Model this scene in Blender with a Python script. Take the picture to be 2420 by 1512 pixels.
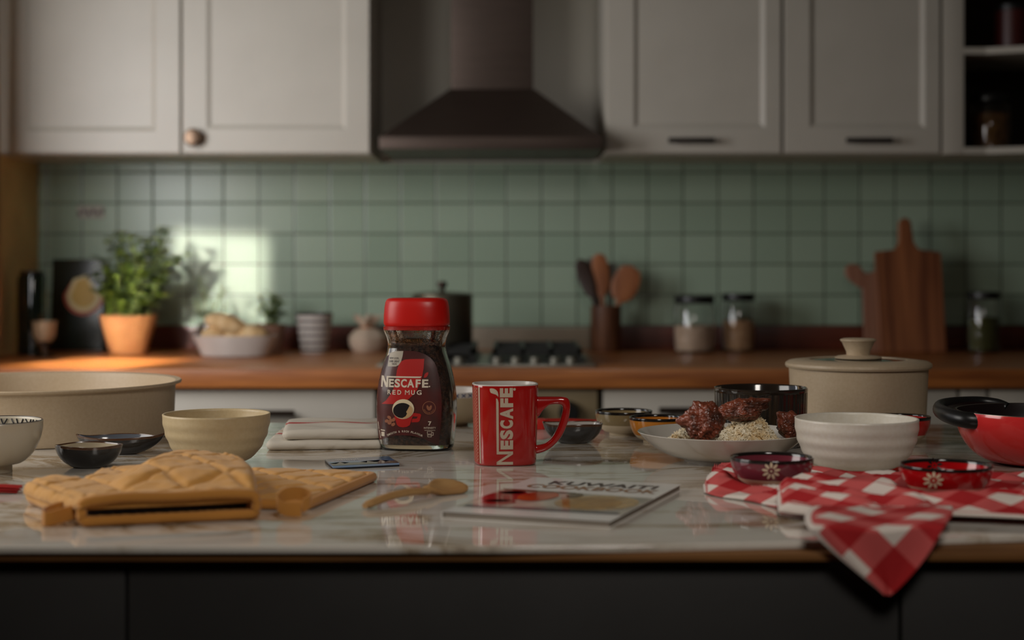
import bpy, bmesh, math, random
from mathutils import Vector, Matrix, noise
for o in list(bpy.data.objects): bpy.data.objects.remove(o)
C = bpy.context.scene.collection
PI = math.pi
# ---------------------------------------------------------------- camera, world, lights, exposure
F = 3700.0; HZ = 630.0; CZ = 1.1447; TZ = 0.9      # focal length in px, horizon row, camera height, worktop height
cam = bpy.data.cameras.new('camera'); camo = bpy.data.objects.new('camera', cam); C.objects.link(camo)
camo.location = (0, 0, CZ); camo.rotation_euler = (PI/2, 0, 0)
cam.sensor_width = 36.0; cam.lens = F/2420*36.0; cam.shift_y = -(756-HZ)/2420.0
cam.dof.use_dof = True; cam.dof.focus_distance = 2.0; cam.dof.aperture_fstop = 3.3
cam.clip_start = 0.05
sc = bpy.context.scene; sc.camera = camo
sc.view_settings.view_transform = 'Standard'; sc.view_settings.look = 'None'
sc.view_settings.exposure = 0.0; sc.view_settings.gamma = 1.0
try: sc.view_settings.use_curve_mapping = False
except Exception: pass
w = bpy.data.worlds.new('world'); sc.world = w; w.use_nodes = True
w.node_tree.nodes['Background'].inputs[0].default_value = (0.75, 0.85, 1.0, 1)
w.node_tree.nodes['Background'].inputs[1].default_value = 0.35
def area(name, loc, target, sx, sy, power, col, spread=PI):
    l = bpy.data.lights.new(name, 'AREA'); l.shape = 'RECTANGLE'; l.size = sx; l.size_y = sy
    l.energy = power; l.color = col; l.spread = spread
    o = bpy.data.objects.new(name, l); C.objects.link(o); o.location = loc
    d = Vector(target)-Vector(loc); o.rotation_euler = d.to_track_quat('-Z', 'Y').to_euler()
    return o
LWX = -1.405      # left wall plane
BWY = 4.643       # back wall plane
# daylight at the window in the left wall
area('window_daylight', (LWX-0.02, 3.14, 1.56), (LWX+0.6, 4.05, 1.46), 0.6, 0.8, 12.5, (0.98, 0.98, 1.0))
# added unseen fill light above the camera, brightening the front of the island
area('fill_light', (0.32, 0.15, 2.2), (0.05, 1.75, 0.9), 0.45, 0.45, 2.5, (1.0, 0.93, 0.85), math.radians(80))
area('window_daylight', (LWX-0.02, 1.75, 1.50), (LWX+1, 1.95, 1.20), 0.9, 0.9, 12.0, (1.0, 0.95, 0.88))
# low beams of sun coming through the same window: onto the tiles, the terracotta pot and the counter
def beam(name, tgt, d, sx, sy, power, dist=2.35, sp=2.0):
    d = Vector(d).normalized(); area(name, Vector(tgt)-d*dist, tgt, sx, sy, power, (1.0, 0.94, 0.84), math.radians(sp))
beam('window_sunbeam', (-0.865, BWY, 1.105), (0.30, 1.0, -0.22), 0.265, 0.27, 0.36)
beam('window_sunbeam', (-1.080, 4.35, 1.03), (0.20, 1.0, -0.22), 0.14, 0.25, 0.17, 2.0)
beam('window_sunbeam', (-1.04, 4.00, 0.90), (0.26, 0.9, -0.60), 0.30, 0.20, 1.6, 1.7, 5.0)

# ---------------------------------------------------------------- helpers
def D_of(py, z=0.0): return (CZ-TZ-z)*F/(py-HZ)
def at(px, py, z=0.0):
    """point on the worktop plane (+z) seen at a photo pixel"""
    D = D_of(py, z); return Vector(((px-1210)*D/F, D, TZ+z))
def atD(px, py, D): return Vector(((px-1210)*D/F, D, CZ-(py-HZ)*D/F))
MATS = {}
def mat(name, col, rough=0.5, metal=0.0, col2=None, scale=8.0, bump=0.0, bscale=60.0, coat=0.0, spec=0.5,
        stretch=(1,1,1), detail=4.0, sss=0.0, sheen=0.0, contrast=(0.35,0.65), emit=None):
    if name in MATS: return MATS[name]
    m = bpy.data.materials.new(name); m.use_nodes = True; nt = m.node_tree; N = nt.nodes; L = nt.links
    b = N['Principled BSDF']; b.inputs['Base Color'].default_value = (*col, 1); b.inputs['Roughness'].default_value = rough
    b.inputs['Metallic'].default_value = metal; b.inputs['Coat Weight'].default_value = coat; b.inputs['Coat Roughness'].default_value = 0.06
    b.inputs['Specular IOR Level'].default_value = spec
    if sheen: b.inputs['Sheen Weight'].default_value = sheen
    tc = N.new('ShaderNodeTexCoord'); mp = N.new('ShaderNodeMapping'); mp.inputs['Scale'].default_value = stretch
    L.new(tc.outputs['Object'], mp.inputs['Vector'])
    c2 = col2 if col2 else tuple(c*0.85 for c in col)
    n = N.new('ShaderNodeTexNoise'); n.inputs['Scale'].default_value = scale; n.inputs['Detail'].default_value = detail
    L.new(mp.outputs[0], n.inputs['Vector'])
    r = N.new('ShaderNodeValToRGB'); r.color_ramp.elements[0].position = contrast[0]; r.color_ramp.elements[1].position = contrast[1]
    r.color_ramp.elements[0].color = (*col, 1); r.color_ramp.elements[1].color = (*c2, 1)
    L.new(n.outputs['Fac'], r.inputs['Fac']); L.new(r.outputs['Color'], b.inputs['Base Color'])
    if bump:
        n2 = N.new('ShaderNodeTexNoise'); n2.inputs['Scale'].default_value = bscale; n2.inputs['Detail'].default_value = 5
        L.new(mp.outputs[0], n2.inputs['Vector'])
        bp = N.new('ShaderNodeBump'); bp.inputs['Strength'].default_value = bump; bp.inputs['Distance'].default_value = 0.002
        L.new(n2.outputs['Fac'], bp.inputs['Height']); L.new(bp.outputs[0], b.inputs['Normal'])
    MATS[name] = m; return m
def glass(name, col=(1,1,1), rough=0.02, ior=1.45):
    if name in MATS: return MATS[name]
    m = bpy.data.materials.new(name); m.use_nodes = True; b = m.node_tree.nodes['Principled BSDF']
    b.inputs['Base Color'].default_value = (*col, 1); b.inputs['Roughness'].default_value = rough
    b.inputs['Transmission Weight'].default_value = 1.0; b.inputs['IOR'].default_value = ior
    n = m.node_tree.nodes.new('ShaderNodeTexNoise'); n.inputs['Scale'].default_value = 3.0
    bp = m.node_tree.nodes.new('ShaderNodeBump'); bp.inputs['Strength'].default_value = 0.03
    m.node_tree.links.new(n.outputs['Fac'], bp.inputs['Height']); m.node_tree.links.new(bp.outputs[0], b.inputs['Normal'])
    MATS[name] = m; return m
def link(name, me, mats, parent=None, loc=None, smooth=True, ang=35):
    ob = bpy.data.objects.new(name, me)
    for m in (mats if isinstance(mats, (list, tuple)) else [mats]): me.materials.append(m)
    C.objects.link(ob)
    if parent: ob.parent = parent
    if loc is not None: ob.location = loc
    if smooth:
        me.shade_smooth(); me.set_sharp_from_angle(angle=math.radians(ang))
    return ob
def obj(name, bm, mats, parent=None, loc=None, smooth=True, ang=35, bevel=0.0):
    if bevel:
        bmesh.ops.bevel(bm, geom=bm.edges[:], offset=bevel, segments=2, affect='EDGES', profile=0.6)
    me = bpy.data.meshes.new(name); bm.normal_update(); bm.to_mesh(me); bm.free()
    return link(name, me, mats, parent, loc, smooth, ang)
def tag(o, label, cat, group=None):
    o['label'] = label; o['category'] = cat
    if group: o['group'] = group
    return o
def thing(name, label, cat, loc=(0,0,0), rz=0.0, group=None):
    o = bpy.data.objects.new(name, None); C.objects.link(o); o.empty_display_size = 0.02
    o.location = loc; o.rotation_euler = (0, 0, rz); return tag(o, label, cat, group)
def struct(name, bm, m, **k):
    o = obj(name, bm, m, **k); o['kind'] = 'structure'; return o
def box(bm, x0, x1, y0, y1, z0, z1, mi=0):
    v = [bm.verts.new(p) for p in ((x0,y0,z0),(x1,y0,z0),(x1,y1,z0),(x0,y1,z0),(x0,y0,z1),(x1,y0,z1),(x1,y1,z1),(x0,y1,z1))]
    for f in ((3,2,1,0),(4,5,6,7),(0,1,5,4),(1,2,6,5),(2,3,7,6),(3,0,4,7)):
        q = bm.faces.new([v[i] for i in f]); q.material_index = mi
    return v
def bx(*a, **k):
    bm = bmesh.new(); box(bm, *a, **k); return bm
def prism(pts, z0, z1, bm=None):
    bm = bm or bmesh.new()
    a = [bm.verts.new((x, y, z0)) for x, y in pts]; b = [bm.verts.new((x, y, z1)) for x, y in pts]
    n = len(pts); bm.faces.new(a[::-1]); bm.faces.new(b)
    for i in range(n): bm.faces.new((a[i], a[(i+1) % n], b[(i+1) % n], b[i]))
    return bm
def sgnpow(v, p): return math.copysign(abs(v)**p, v)
def lathe(prof, seg=64, sx=1.0, sy=1.0, n=2.0, fn=None, bm=None, org=(0,0,0)):
    """prof: (r, z[, material index of the band that ends here]); n: superellipse exponent; fn(theta, r, z)->(r, z)"""
    bm = bm or bmesh.new(); rings = []
    for p in prof:
        r, z = p[0], p[1]
        if r <= 1e-6: rings.append([bm.verts.new((org[0], org[1], org[2]+z))]); continue
        ring = []
        for i in range(seg):
            t = 2*PI*i/seg; rr, zz = (fn(t, r, z) if fn else (r, z))
            c, s = math.cos(t), math.sin(t)
            if n != 2.0: c, s = sgnpow(c, 2/n), sgnpow(s, 2/n)
            ring.append(bm.verts.new((org[0]+rr*sx*c, org[1]+rr*sy*s, org[2]+zz)))
        rings.append(ring)
    for k in range(1, len(rings)):
        a, b = rings[k-1], rings[k]; mi = prof[k][2] if len(prof[k]) > 2 else 0
        if len(a) == 1 and len(b) == 1: continue
        for i in range(seg):
            j = (i+1) % seg
            if len(a) == 1: f = bm.faces.new((a[0], b[j], b[i]))
            elif len(b) == 1: f = bm.faces.new((a[i], a[j], b[0]))
            else: f = bm.faces.new((a[i], a[j], b[j], b[i]))
            f.material_index = mi
    bmesh.ops.recalc_face_normals(bm, faces=bm.faces[:])
    return bm
def loft(rings, bm=None, close=True, caps=True):
    bm = bm or bmesh.new(); R = [[bm.verts.new(p) for p in r] for r in rings]; n = len(R[0])
    for a, b in zip(R[:-1], R[1:]):
        for i in range(n if close else n-1):
            bm.faces.new((a[i], a[(i+1) % n], b[(i+1) % n], b[i]))
    if caps and close: bm.faces.new(R[0][::-1]); bm.faces.new(R[-1])
    bmesh.ops.recalc_face_normals(bm, faces=bm.faces[:])
    return bm
def tube(path, r, seg=12, bm=None, closed=False, flat=1.0):
    path = [Vector(p) for p in path]; rings = []; n = len(path); up = Vector((0,0,1))
    for i, p in enumerate(path):
        a = path[(i-1) % n] if (closed or i > 0) else p; b = path[(i+1) % n] if (closed or i < n-1) else p
        d = (b-a).normalized(); s = d.cross(up)
        if s.length < 1e-3: s = d.cross(Vector((0,1,0)))
        s.normalize(); u = s.cross(d); rr = r[i] if isinstance(r, (list, tuple)) else r
        rings.append([p+s*math.cos(2*PI*k/seg)*rr+u*math.sin(2*PI*k/seg)*rr*flat for k in range(seg)])
    if closed: rings.append(rings[0])
    bm = loft(rings, bm, caps=not closed)
    if closed: bmesh.ops.remove_doubles(bm, verts=bm.verts[:], dist=1e-6)
    return bm
def smoothpath(pts, k=6, closed=False):
    P = [Vector(p) for p in pts]; out = []; n = len(P)
    for i in range(n if closed else n-1):
        p0 = P[(i-1) % n] if (closed or i > 0) else P[i]; p1 = P[i]; p2 = P[(i+1) % n]
        p3 = P[(i+2) % n] if (closed or i+2 < n) else p2
        for j in range(k):
            t = j/k
            out.append(0.5*((2*p1)+(p2-p0)*t+(2*p0-5*p1+4*p2-p3)*t*t+(3*p1-p0-3*p2+p3)*t**3))
    if not closed: out.append(P[-1])
    return out
def seg_dist(p, a, b):
    ax, ay = a; bx_, by = b; dx, dy = bx_-ax, by-ay
    t = max(0, min(1, ((p[0]-ax)*dx+(p[1]-ay)*dy)/(dx*dx+dy*dy+1e-12)))
    qx, qy = ax+dx*t, ay+dy*t
    return math.hypot(p[0]-qx, p[1]-qy), (qx, qy)
def inside(p, poly):
    c = False; n = len(poly)
    for i in range(n):
        (x1, y1), (x2, y2) = poly[i], poly[i-1]
        if (y1 > p[1]) != (y2 > p[1]) and p[0] < (x2-x1)*(p[1]-y1)/(y2-y1)+x1: c = not c
    return c
def pillow(poly, step, ztop, zbot):
    """closed padded shape over a 2D outline; ztop/zbot(x, y, d) give the two faces, d = distance to the outline"""
    bm = bmesh.new(); xs = [p[0] for p in poly]; ys = [p[1] for p in poly]
    x0, y0 = min(xs), min(ys); nx = int((max(xs)-x0)/step)+2; ny = int((max(ys)-y0)/step)+2; G = {}
    ins = {(i, j): inside((x0+i*step, y0+j*step), poly) for i in range(-1, nx+1) for j in range(-1, ny+1)}
    cells = [(i, j) for i in range(-1, nx) for j in range(-1, ny) if any(ins[(i+a, j+b)] for a in (0,1) for b in (0,1))]
    uvv = {}
    def V(i, j):
        if (i, j) in G: return G[(i, j)]
        p = (x0+i*step, y0+j*step); best = min((seg_dist(p, poly[k-1], poly[k]) for k in range(len(poly))), key=lambda q: q[0])
        if ins[(i, j)]:
            d = best[0]
            a = bm.verts.new((*p, ztop(p[0], p[1], d))); b = bm.verts.new((*p, zbot(p[0], p[1], d)))
        else:
            q = best[1]; a = b = bm.verts.new((*q, ztop(q[0], q[1], 0)))
        G[(i, j)] = (a, b); return G[(i, j)]
    for i, j in cells:
        q = [V(i, j), V(i+1, j), V(i+1, j+1), V(i, j+1)]
        for s in (0, 1):
            vs = [v[s] for v in q]; vs = vs if s == 0 else vs[::-1]
            vv = []
            for v in vs:
                if v not in vv: vv.append(v)
            if len(vv) >= 3:
                try: bm.faces.new(vv)
                except ValueError: pass
    bmesh.ops.remove_doubles(bm, verts=bm.verts[:], dist=step*0.15)
    bmesh.ops.recalc_face_normals(bm, faces=bm.faces[:])
    return bm
def rnd(d, w): t = min(1, max(0, d/w)); return math.sqrt(max(0, 1-(1-t)**2))
def uvproj(o, f):
    me = o.data; uv = me.uv_layers.new(name='UVMap')
    for l in me.loops: uv.data[l.index].uv = f(me.vertices[l.vertex_index].co)
# flat artwork wrapped on a surface -------------------------------------------------
def wrap(name, polys, mp, m, parent, cut=0.004, meshes=()):
    """polys: 2D outlines; meshes: 2D bmeshes; mp(x, y) -> local point on the surface"""
    bm = bmesh.new()
    for P in polys:
        vs = [bm.verts.new((x, y, 0)) for x, y in P]
        try: bm.faces.new(vs)
        except ValueError: pass
    for me in meshes: bm.from_mesh(me)
    bmesh.ops.triangulate(bm, faces=bm.faces[:])
    for ax in (0, 1):
        lo = min(v.co[ax] for v in bm.verts); hi = max(v.co[ax] for v in bm.verts); n = int((hi-lo)/cut)
        for k in range(1, n+1):
            no = Vector((1,0,0)) if ax == 0 else Vector((0,1,0)); co = no*(lo+k*(hi-lo)/(n+1))
            bmesh.ops.bisect_plane(bm, geom=bm.verts[:]+bm.edges[:]+bm.faces[:], plane_co=co, plane_no=no)
    for v in bm.verts: v.co = mp(v.co.x, v.co.y)
    return obj(name, bm, m, parent)
def text_mesh(s, x0, x1, y0, y1, bold=0.0, shear=0.0, rot=None):
    """text fitted to a box, as a flat mesh datablock"""
    cu = bpy.data.curves.new('t', 'FONT'); cu.body = s; cu.offset = bold; cu.resolution_u = 4; cu.shear = shear
    o = bpy.data.objects.new('t', cu); C.objects.link(o); bpy.context.view_layer.update()
    me = bpy.data.meshes.new_from_object(o.evaluated_get(bpy.context.evaluated_depsgraph_get()))
    bpy.data.objects.remove(o); bpy.data.curves.remove(cu)
    xs = [v.co.x for v in me.vertices]; ys = [v.co.y for v in me.vertices]
    ax, bx_, ay, by = min(xs), max(xs), min(ys), max(ys)
    for v in me.vertices:
        u = (v.co.x-ax)/(bx_-ax); t = (v.co.y-ay)/(by-ay)
        if rot: v.co = (*rot(u, t), 0)
        else: v.co = (x0+u*(x1-x0), y0+t*(y1-y0), 0)
    return me
def circ(cx, cy, rx, ry=None, n=28, a0=0, a1=2*PI, rot=0):
    ry = rx if ry is None else ry; out = []
    for i in range(n):
        t = a0+(a1-a0)*i/n; x, y = rx*math.cos(t), ry*math.sin(t)
        out.append((cx+x*math.cos(rot)-y*math.sin(rot), cy+x*math.sin(rot)+y*math.cos(rot)))
    return out
def ringpolys(cx, cy, r0, r1, n=36):
    return [[(cx+r0*math.cos(a), cy+r0*math.sin(a)), (cx+r1*math.cos(a), cy+r1*math.sin(a)), (cx+r1*math.cos(b), cy+r1*math.sin(b)), (cx+r0*math.cos(b), cy+r0*math.sin(b))]
            for a, b in ((2*PI*i/n, 2*PI*(i+1)/n) for i in range(n))]
def flower(cx, cy, R, n=9):
    out = []
    for k in range(n):
        a = 2*PI*k/n+0.2; out.append(circ(cx+0.66*R*math.cos(a), cy+0.66*R*math.sin(a), 0.34*R, 0.15*R, 12, rot=a))
    out.append(circ(cx, cy, 0.12*R, n=10)); return out
def S(r, g, b):
    return tuple(((c/255)/12.92 if c/255 <= 0.04045 else ((c/255+0.055)/1.055)**2.4) for c in (r, g, b))
# ---------------------------------------------------------------- setting
def tile_material():
    m = bpy.data.materials.new('green_tiles'); m.use_nodes = True; nt = m.node_tree; N = nt.nodes; L = nt.links; b = N['Principled BSDF']
    geo = N.new('ShaderNodeNewGeometry'); sep = N.new('ShaderNodeSeparateXYZ'); L.new(geo.outputs['Position'], sep.inputs[0])
    def M(op, a, b_=None, c=None):
        n = N.new('ShaderNodeMath'); n.operation = op
        for i, v in enumerate((a, b_, c)):
            if v is None: continue
            if isinstance(v, (int, float)): n.inputs[i].default_value = v
            else: L.new(v, n.inputs[i])
        return n.outputs[0]
    tw, th = 83.55/797, 72.4/797
    x = M('MULTIPLY_ADD', sep.outputs[0], 1/tw, 100-((1280-1210)/797)/tw)
    z = M('MULTIPLY_ADD', sep.outputs[2], 1/th, 100-(CZ-(697-HZ)/797)/th)
    fx, fz = M('FRACT', x), M('FRACT', z)
    ex = M('MULTIPLY', M('MINIMUM', fx, M('SUBTRACT', 1.0, fx)), tw); ez = M('MULTIPLY', M('MINIMUM', fz, M('SUBTRACT', 1.0, fz)), th)
    e = M('MINIMUM', ex, ez); tile = M('MINIMUM', M('DIVIDE', e, 0.0035), 1.0)
    grout = M('GREATER_THAN', e, 0.0019)
    comb = N.new('ShaderNodeCombineXYZ'); L.new(M('FLOOR', x), comb.inputs[0]); L.new(M('FLOOR', z), comb.inputs[1])
    wn = N.new('ShaderNodeTexWhiteNoise'); L.new(comb.outputs[0], wn.inputs['Vector'])
    r = N.new('ShaderNodeValToRGB'); r.color_ramp.elements[0].color = (*S(150,170,148), 1); r.color_ramp.elements[1].color = (*S(164,182,160), 1)
    L.new(wn.outputs['Value'], r.inputs['Fac'])
    mx = N.new('ShaderNodeMix'); mx.data_type = 'RGBA'; L.new(grout, mx.inputs[0]); mx.inputs[6].default_value = (*S(62,66,52), 1); L.new(r.outputs[0], mx.inputs[7])
    up = M('GREATER_THAN', sep.outputs[2], 1.452)
    m2 = N.new('ShaderNodeMix'); m2.data_type = 'RGBA'; L.new(up, m2.inputs[0]); L.new(mx.outputs[2], m2.inputs[6]); m2.inputs[7].default_value = (*S(206,202,190), 1)
    L.new(m2.outputs[2], b.inputs['Base Color']); b.inputs['Roughness'].default_value = 0.28
    bp = N.new('ShaderNodeBump'); bp.inputs['Strength'].default_value = 0.35; bp.inputs['Distance'].default_value = 0.002
    L.new(M('MAXIMUM', tile, up), bp.inputs['Height']); L.new(bp.outputs[0], b.inputs['Normal'])
    return m
plaster = mat('cream_plaster', S(226,192,132), 0.85, bump=0.1)
dkwall = mat('dim_wall_paint', S(84,76,66), 0.9)
white_paint = mat('white_cabinet_paint', S(202,195,182), 0.42, col2=S(198,191,178), bump=0.03)
struct('wall_back', bx(-1.6, 2.4, BWY, BWY+0.1, 0, 2.6), tile_material(), smooth=False)
bm = bmesh.new()
box(bm, LWX-0.1, LWX, -1.3, 1.25, 0, 2.6); box(bm, LWX-0.1, LWX, 3.52, BWY, 0, 2.6)
box(bm, LWX-0.1, LWX, 1.25, 3.52, 0, 1.08); box(bm, LWX-0.1, LWX, 1.25, 3.52, 2.12, 2.6)
struct('wall_left', bm, plaster, smooth=False)
struct('wall_right', bx(2.3, 2.4, -1.3, BWY, 0, 2.6), dkwall, smooth=False)
struct('wall_front', bx(-1.5, 2.4, -1.4, -1.3, 0, 2.6), dkwall, smooth=False)
struct('floor', bx(-1.5, 2.4, -1.4, BWY, -0.05, 0), mat('oak_floor', S(96,72,52), 0.5, col2=S(70,50,36), stretch=(1,8,1)), smooth=False)
struct('ceiling', bx(-1.5, 2.4, -1.4, BWY, 2.6, 2.65), mat('ceiling_paint', S(120,112,100), 0.9), smooth=False)
# counter along the back wall
CFY = 3.741
wood_top = mat('oiled_wood_worktop', S(192,118,58), 0.42, col2=S(138,76,36), scale=5, stretch=(0.6, 9, 9), coat=0.15, bump=0.08, bscale=30)
wood_dark = mat('red_brown_wood', S(104,44,22), 0.4, col2=S(72,28,14), scale=5, stretch=(0.6, 9, 9), coat=0.15)
CTB = CZ-(917-HZ)*CFY/F
tag(obj('wooden_counter', bx(LWX, 2.28, CFY, BWY-0.002, CTB, TZ), wood_top, bevel=0.004), 'long oiled wooden counter top running along the green tiled wall', 'counter')
UZ = CZ-(769-HZ)/797
def pxb(px): return (px-1210)/797
for xa, xb, lb in ((LWX, pxb(1112), 'dark red-brown wooden upstand behind the potted plants'), (pxb(1395), 2.28, 'dark red-brown wooden upstand behind the storage jars and chopping boards')):
    tag(obj('wooden_upstand', bx(xa, xb, BWY-0.022, BWY-0.001, TZ, UZ), wood_dark, bevel=0.002), lb, 'upstand', 'wooden upstands on the counter')
tag(obj('hob_upstand', bx(pxb(1113), pxb(1394), BWY-0.024, BWY-0.001, TZ, UZ-0.004), mat('taupe_panel', S(140,126,106), 0.5), bevel=0.001), 'plain taupe strip on the tiles behind the gas hob', 'upstand')
# base cabinets under the counter
DFY = CFY+0.025; s_d = F/DFY
def dz(py): return CZ-(py-HZ)/s_d
def dx(px): return (px-1210)/s_d
dark_metal = mat('dark_bronze_metal', S(58,46,38), 0.35, metal=0.8)
def base_cabinet(label, p0, p1, drawers, handle=None):
    t = thing('base_cabinet', label, 'cabinet', (dx((p0+p1)/2), DFY, 0), 0, 'white base cabinets under the wooden counter')
    w_ = dx(p1)-dx(p0)
    obj('body', bx(-w_/2, w_/2, 0.02, 0.84, 0.08, CTB), white_paint, t, smooth=False)
    obj('plinth', bx(-w_/2, w_/2, 0.06, 0.80, 0, 0.08), mat('plinth_grey', S(80,76,70), 0.6), t, smooth=False)
    g = 0.0015
    for a, b in drawers:
        d = obj('drawer_front', bx(-w_/2+g, w_/2-g, 0, 0.019, a, b), white_paint, t, bevel=0.0015)
        if handle:
            hx, hz = (dx(handle[0])-t.location.x, dz(handle[1])) if b > 0.8 else (0, b-0.04)
            bm = tube([(hx-0.055, -0.02, hz), (hx+0.055, -0.02, hz)], 0.008)
            for s in (-1, 1): tube([(hx+s*0.042, 0.0, hz), (hx+s*0.042, -0.022, hz)], 0.005, bm=bm)
            obj('drawer_handle', bm, dark_metal, d)
dr = [(0.085, 0.36), (0.365, 0.64), (0.645, CTB-0.008)]
base_cabinet('white drawer cabinet under the counter, left of the oven', -150, 886, dr, (645, 975))
base_cabinet('white drawer cabinet under the counter, right of the oven', 1424, 2262, dr, (1610, 968))
base_cabinet('narrow white cabinet behind the red pan, left of its twin', 2268, 2332, [(0.085, CTB-0.008)])
base_cabinet('narrow white cabinet behind the red pan, right of its twin', 2338, 2520, [(0.085, CTB-0.008)])
ov = thing('oven', 'beige built-in oven with dark knobs under the hob', 'oven', (dx(1160), DFY, 0)); ow = dx(1412)-dx(908)
beige = mat('beige_enamel', S(150,132,100), 0.35)
obj('body', bx(-ow/2, ow/2, 0.02, 0.8, 0.06, CTB-0.006), beige, ov, smooth=False)
obj('control_panel', bx(-ow/2, ow/2, -0.004, 0.019, 0.68, CTB-0.008), beige, ov, bevel=0.002)
od = obj('oven_door', bx(-ow/2, ow/2, -0.004, 0.019, 0.12, 0.675), mat('dark_oven_glass', S(22,20,18), 0.12), ov, bevel=0.002)
obj('door_handle', tube([(-ow/2+0.04, -0.04, 0.64), (ow/2-0.04, -0.04, 0.64)], 0.009), dark_metal, od)
for px in (990, 1075, 1160, 1255, 1345):
    kx = dx(px)-ov.location.x
    bm = lathe([(0, 0), (0.026, 0), (0.026, 0.012), (0.020, 0.03), (0, 0.03)], 24)
    bmesh.ops.transform(bm, matrix=Matrix.Translation((kx, -0.004, dz(972))) @ Matrix.Rotation(PI/2, 4, 'X'), verts=bm.verts[:])
    obj('knob', bm, mat('black_plastic', S(24,24,24), 0.35), ov)
# hob
HY0, HY1 = CFY+0.06, CFY+0.60
hb = thing('gas_hob', 'black gas hob with steel front rail set in the wooden counter', 'hob', (0, 0, TZ))
def hx(px, D): return (px-1210)*D/F
steel = mat('brushed_steel', S(150,148,140), 0.3, metal=0.9, stretch=(1,30,1))
blackm = mat('black_iron', S(26,26,24), 0.45)
obj('hob_plate', bx(hx(890, HY0), hx(1408, HY0), HY0, HY1, 0, 0.006), steel, hb, bevel=0.002)
for a, b in ((905, 1130), (1155, 1385)):
    bm = bmesh.new(); xa, xb = hx(a, HY0+0.1), hx(b, HY0+0.1); ya, yb = HY0+0.10, HY1-0.03
    box(bm, xa, xb, ya, yb, 0.006, 0.012)
    for i in range(4):
        x = xa+0.01+(xb-xa-0.03)*i/3; box(bm, x, x+0.010, ya+0.01, yb-0.01, 0.028, 0.042)
    for i in range(4):
        y = ya+0.01+(yb-ya-0.03)*i/3; box(bm, xa+0.01, xb-0.01, y, y+0.010, 0.026, 0.040)
    for x in (xa+0.01, xb-0.02):
        for y in (ya+0.01, yb-0.02): box(bm, x, x+0.01, y, y+0.01, 0.012, 0.03)
    g_ = obj('pan_grate', bm, blackm, hb, smooth=False)
for px in (1085, 1176, 1220, 1265, 1312, 1350):
    obj('knob', lathe([(0, 0.006), (0.014, 0.006), (0.012, 0.022), (0, 0.022)], 20, org=(hx(px, HY0+0.05), HY0+0.05, 0)), mat('pale_knob', S(120,116,104), 0.45, metal=0.4), hb)
# wall cabinets
UCY = 4.27; s_u = F/UCY
def ux(px): return (px-1210)/s_u
def uz(py): return CZ-(py-HZ)/s_u
UB = uz(364)
def shaker(x0, x1, z0, z1, ix0, ix1, iz0, iz1):
    """door slab with a sunk middle panel, front face at y=0"""
    bm = bmesh.new(); t = 0.020; rc = 0.007; bv = 0.012
    def loop(a, b, c, d, y): return [bm.verts.new(p) for p in ((a, y, c), (b, y, c), (b, y, d), (a, y, d))]
    L = [loop(x0, x1, z0, z1, t), loop(x0, x1, z0, z1, 0.0015), loop(x0+0.0015, x1-0.0015, z0+0.0015, z1-0.0015, 0), loop(ix0, ix1, iz0, iz1, 0),
         loop(ix0+bv, ix1-bv, iz0+bv, iz1-bv, rc)]
    bm.faces.new(L[0])
    for a, b in zip(L[:-1], L[1:]):
        for i in range(4): bm.faces.new((a[i], a[(i+1) % 4], b[(i+1) % 4], b[i]))
    bm.faces.new(L[-1]); bmesh.ops.recalc_face_normals(bm, faces=bm.faces[:]); return bm
ZT = 2.35
def wall_cabinet(label, p0, p1, inner, bot=302):
    x0, x1 = ux(p0), ux(p1); cx = (x0+x1)/2
    t = thing('wall_cabinet', label, 'cabinet', (cx, UCY, UB), 0, 'white wall cabinets either side of the hood')
    obj('body', bx(x0-cx-0.003, x1-cx+0.003, 0.022, BWY-UCY-0.002, 0, ZT-UB), white_paint, t, smooth=False)
    d = obj('door', shaker(x0-cx, x1-cx, 0.003, ZT-UB, ux(inner[0])-cx, ux(inner[1])-cx, uz(bot)-UB, ZT-UB-0.07), white_paint, t, smooth=False)
    return t, d, cx
t, d, cx = wall_cabinet('white shaker wall cabinet at the far left, beside the curtain', -8, 425, (58, 368), 310)
t, d, cx = wall_cabinet('white shaker wall cabinet with a round knob, left of the hood', 431, 873, (488, 818), 305)
bm = lathe([(0, 0), (0.008, 0), (0.008, 0.012), (0.020, 0.016), (0.0245, 0.026), (0.020, 0.034), (0, 0.037)], 32)
bmesh.ops.transform(bm, matrix=Matrix.Translation((ux(460)-cx, 0, uz(326)-UB)) @ Matrix.Rotation(PI/2, 4, 'X'), verts=bm.verts[:])
obj('knob', bm, mat('aged_brass_knob', S(110,88,70), 0.3, metal=0.7), d)['label'] = 'round brown metal knob'
def barh(d, cx, px):
    x, z = ux(px)-cx, uz(333)-UB
    bm = bx(x-0.063, x+0.063, -0.030, -0.018, z-0.007, z+0.007)
    for s in (-1, 1): box(bm, x+s*0.05-0.006, x+s*0.05+0.006, -0.018, 0.0005, z-0.005, z+0.005)
    obj('door_handle', bm, mat('dark_pewter', S(48,42,38), 0.4, metal=0.5), d, bevel=0.002)
t, d, cx = wall_cabinet('white shaker wall cabinet with a dark bar handle, first right of the hood', 1434, 1846, (1498, 1808))
barh(d, cx, 1632)
t, d, cx = wall_cabinet('white shaker wall cabinet with a dark bar handle, beside the open shelf', 1854, 2222, (1914, 2186))
barh(d, cx, 2050)
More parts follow.
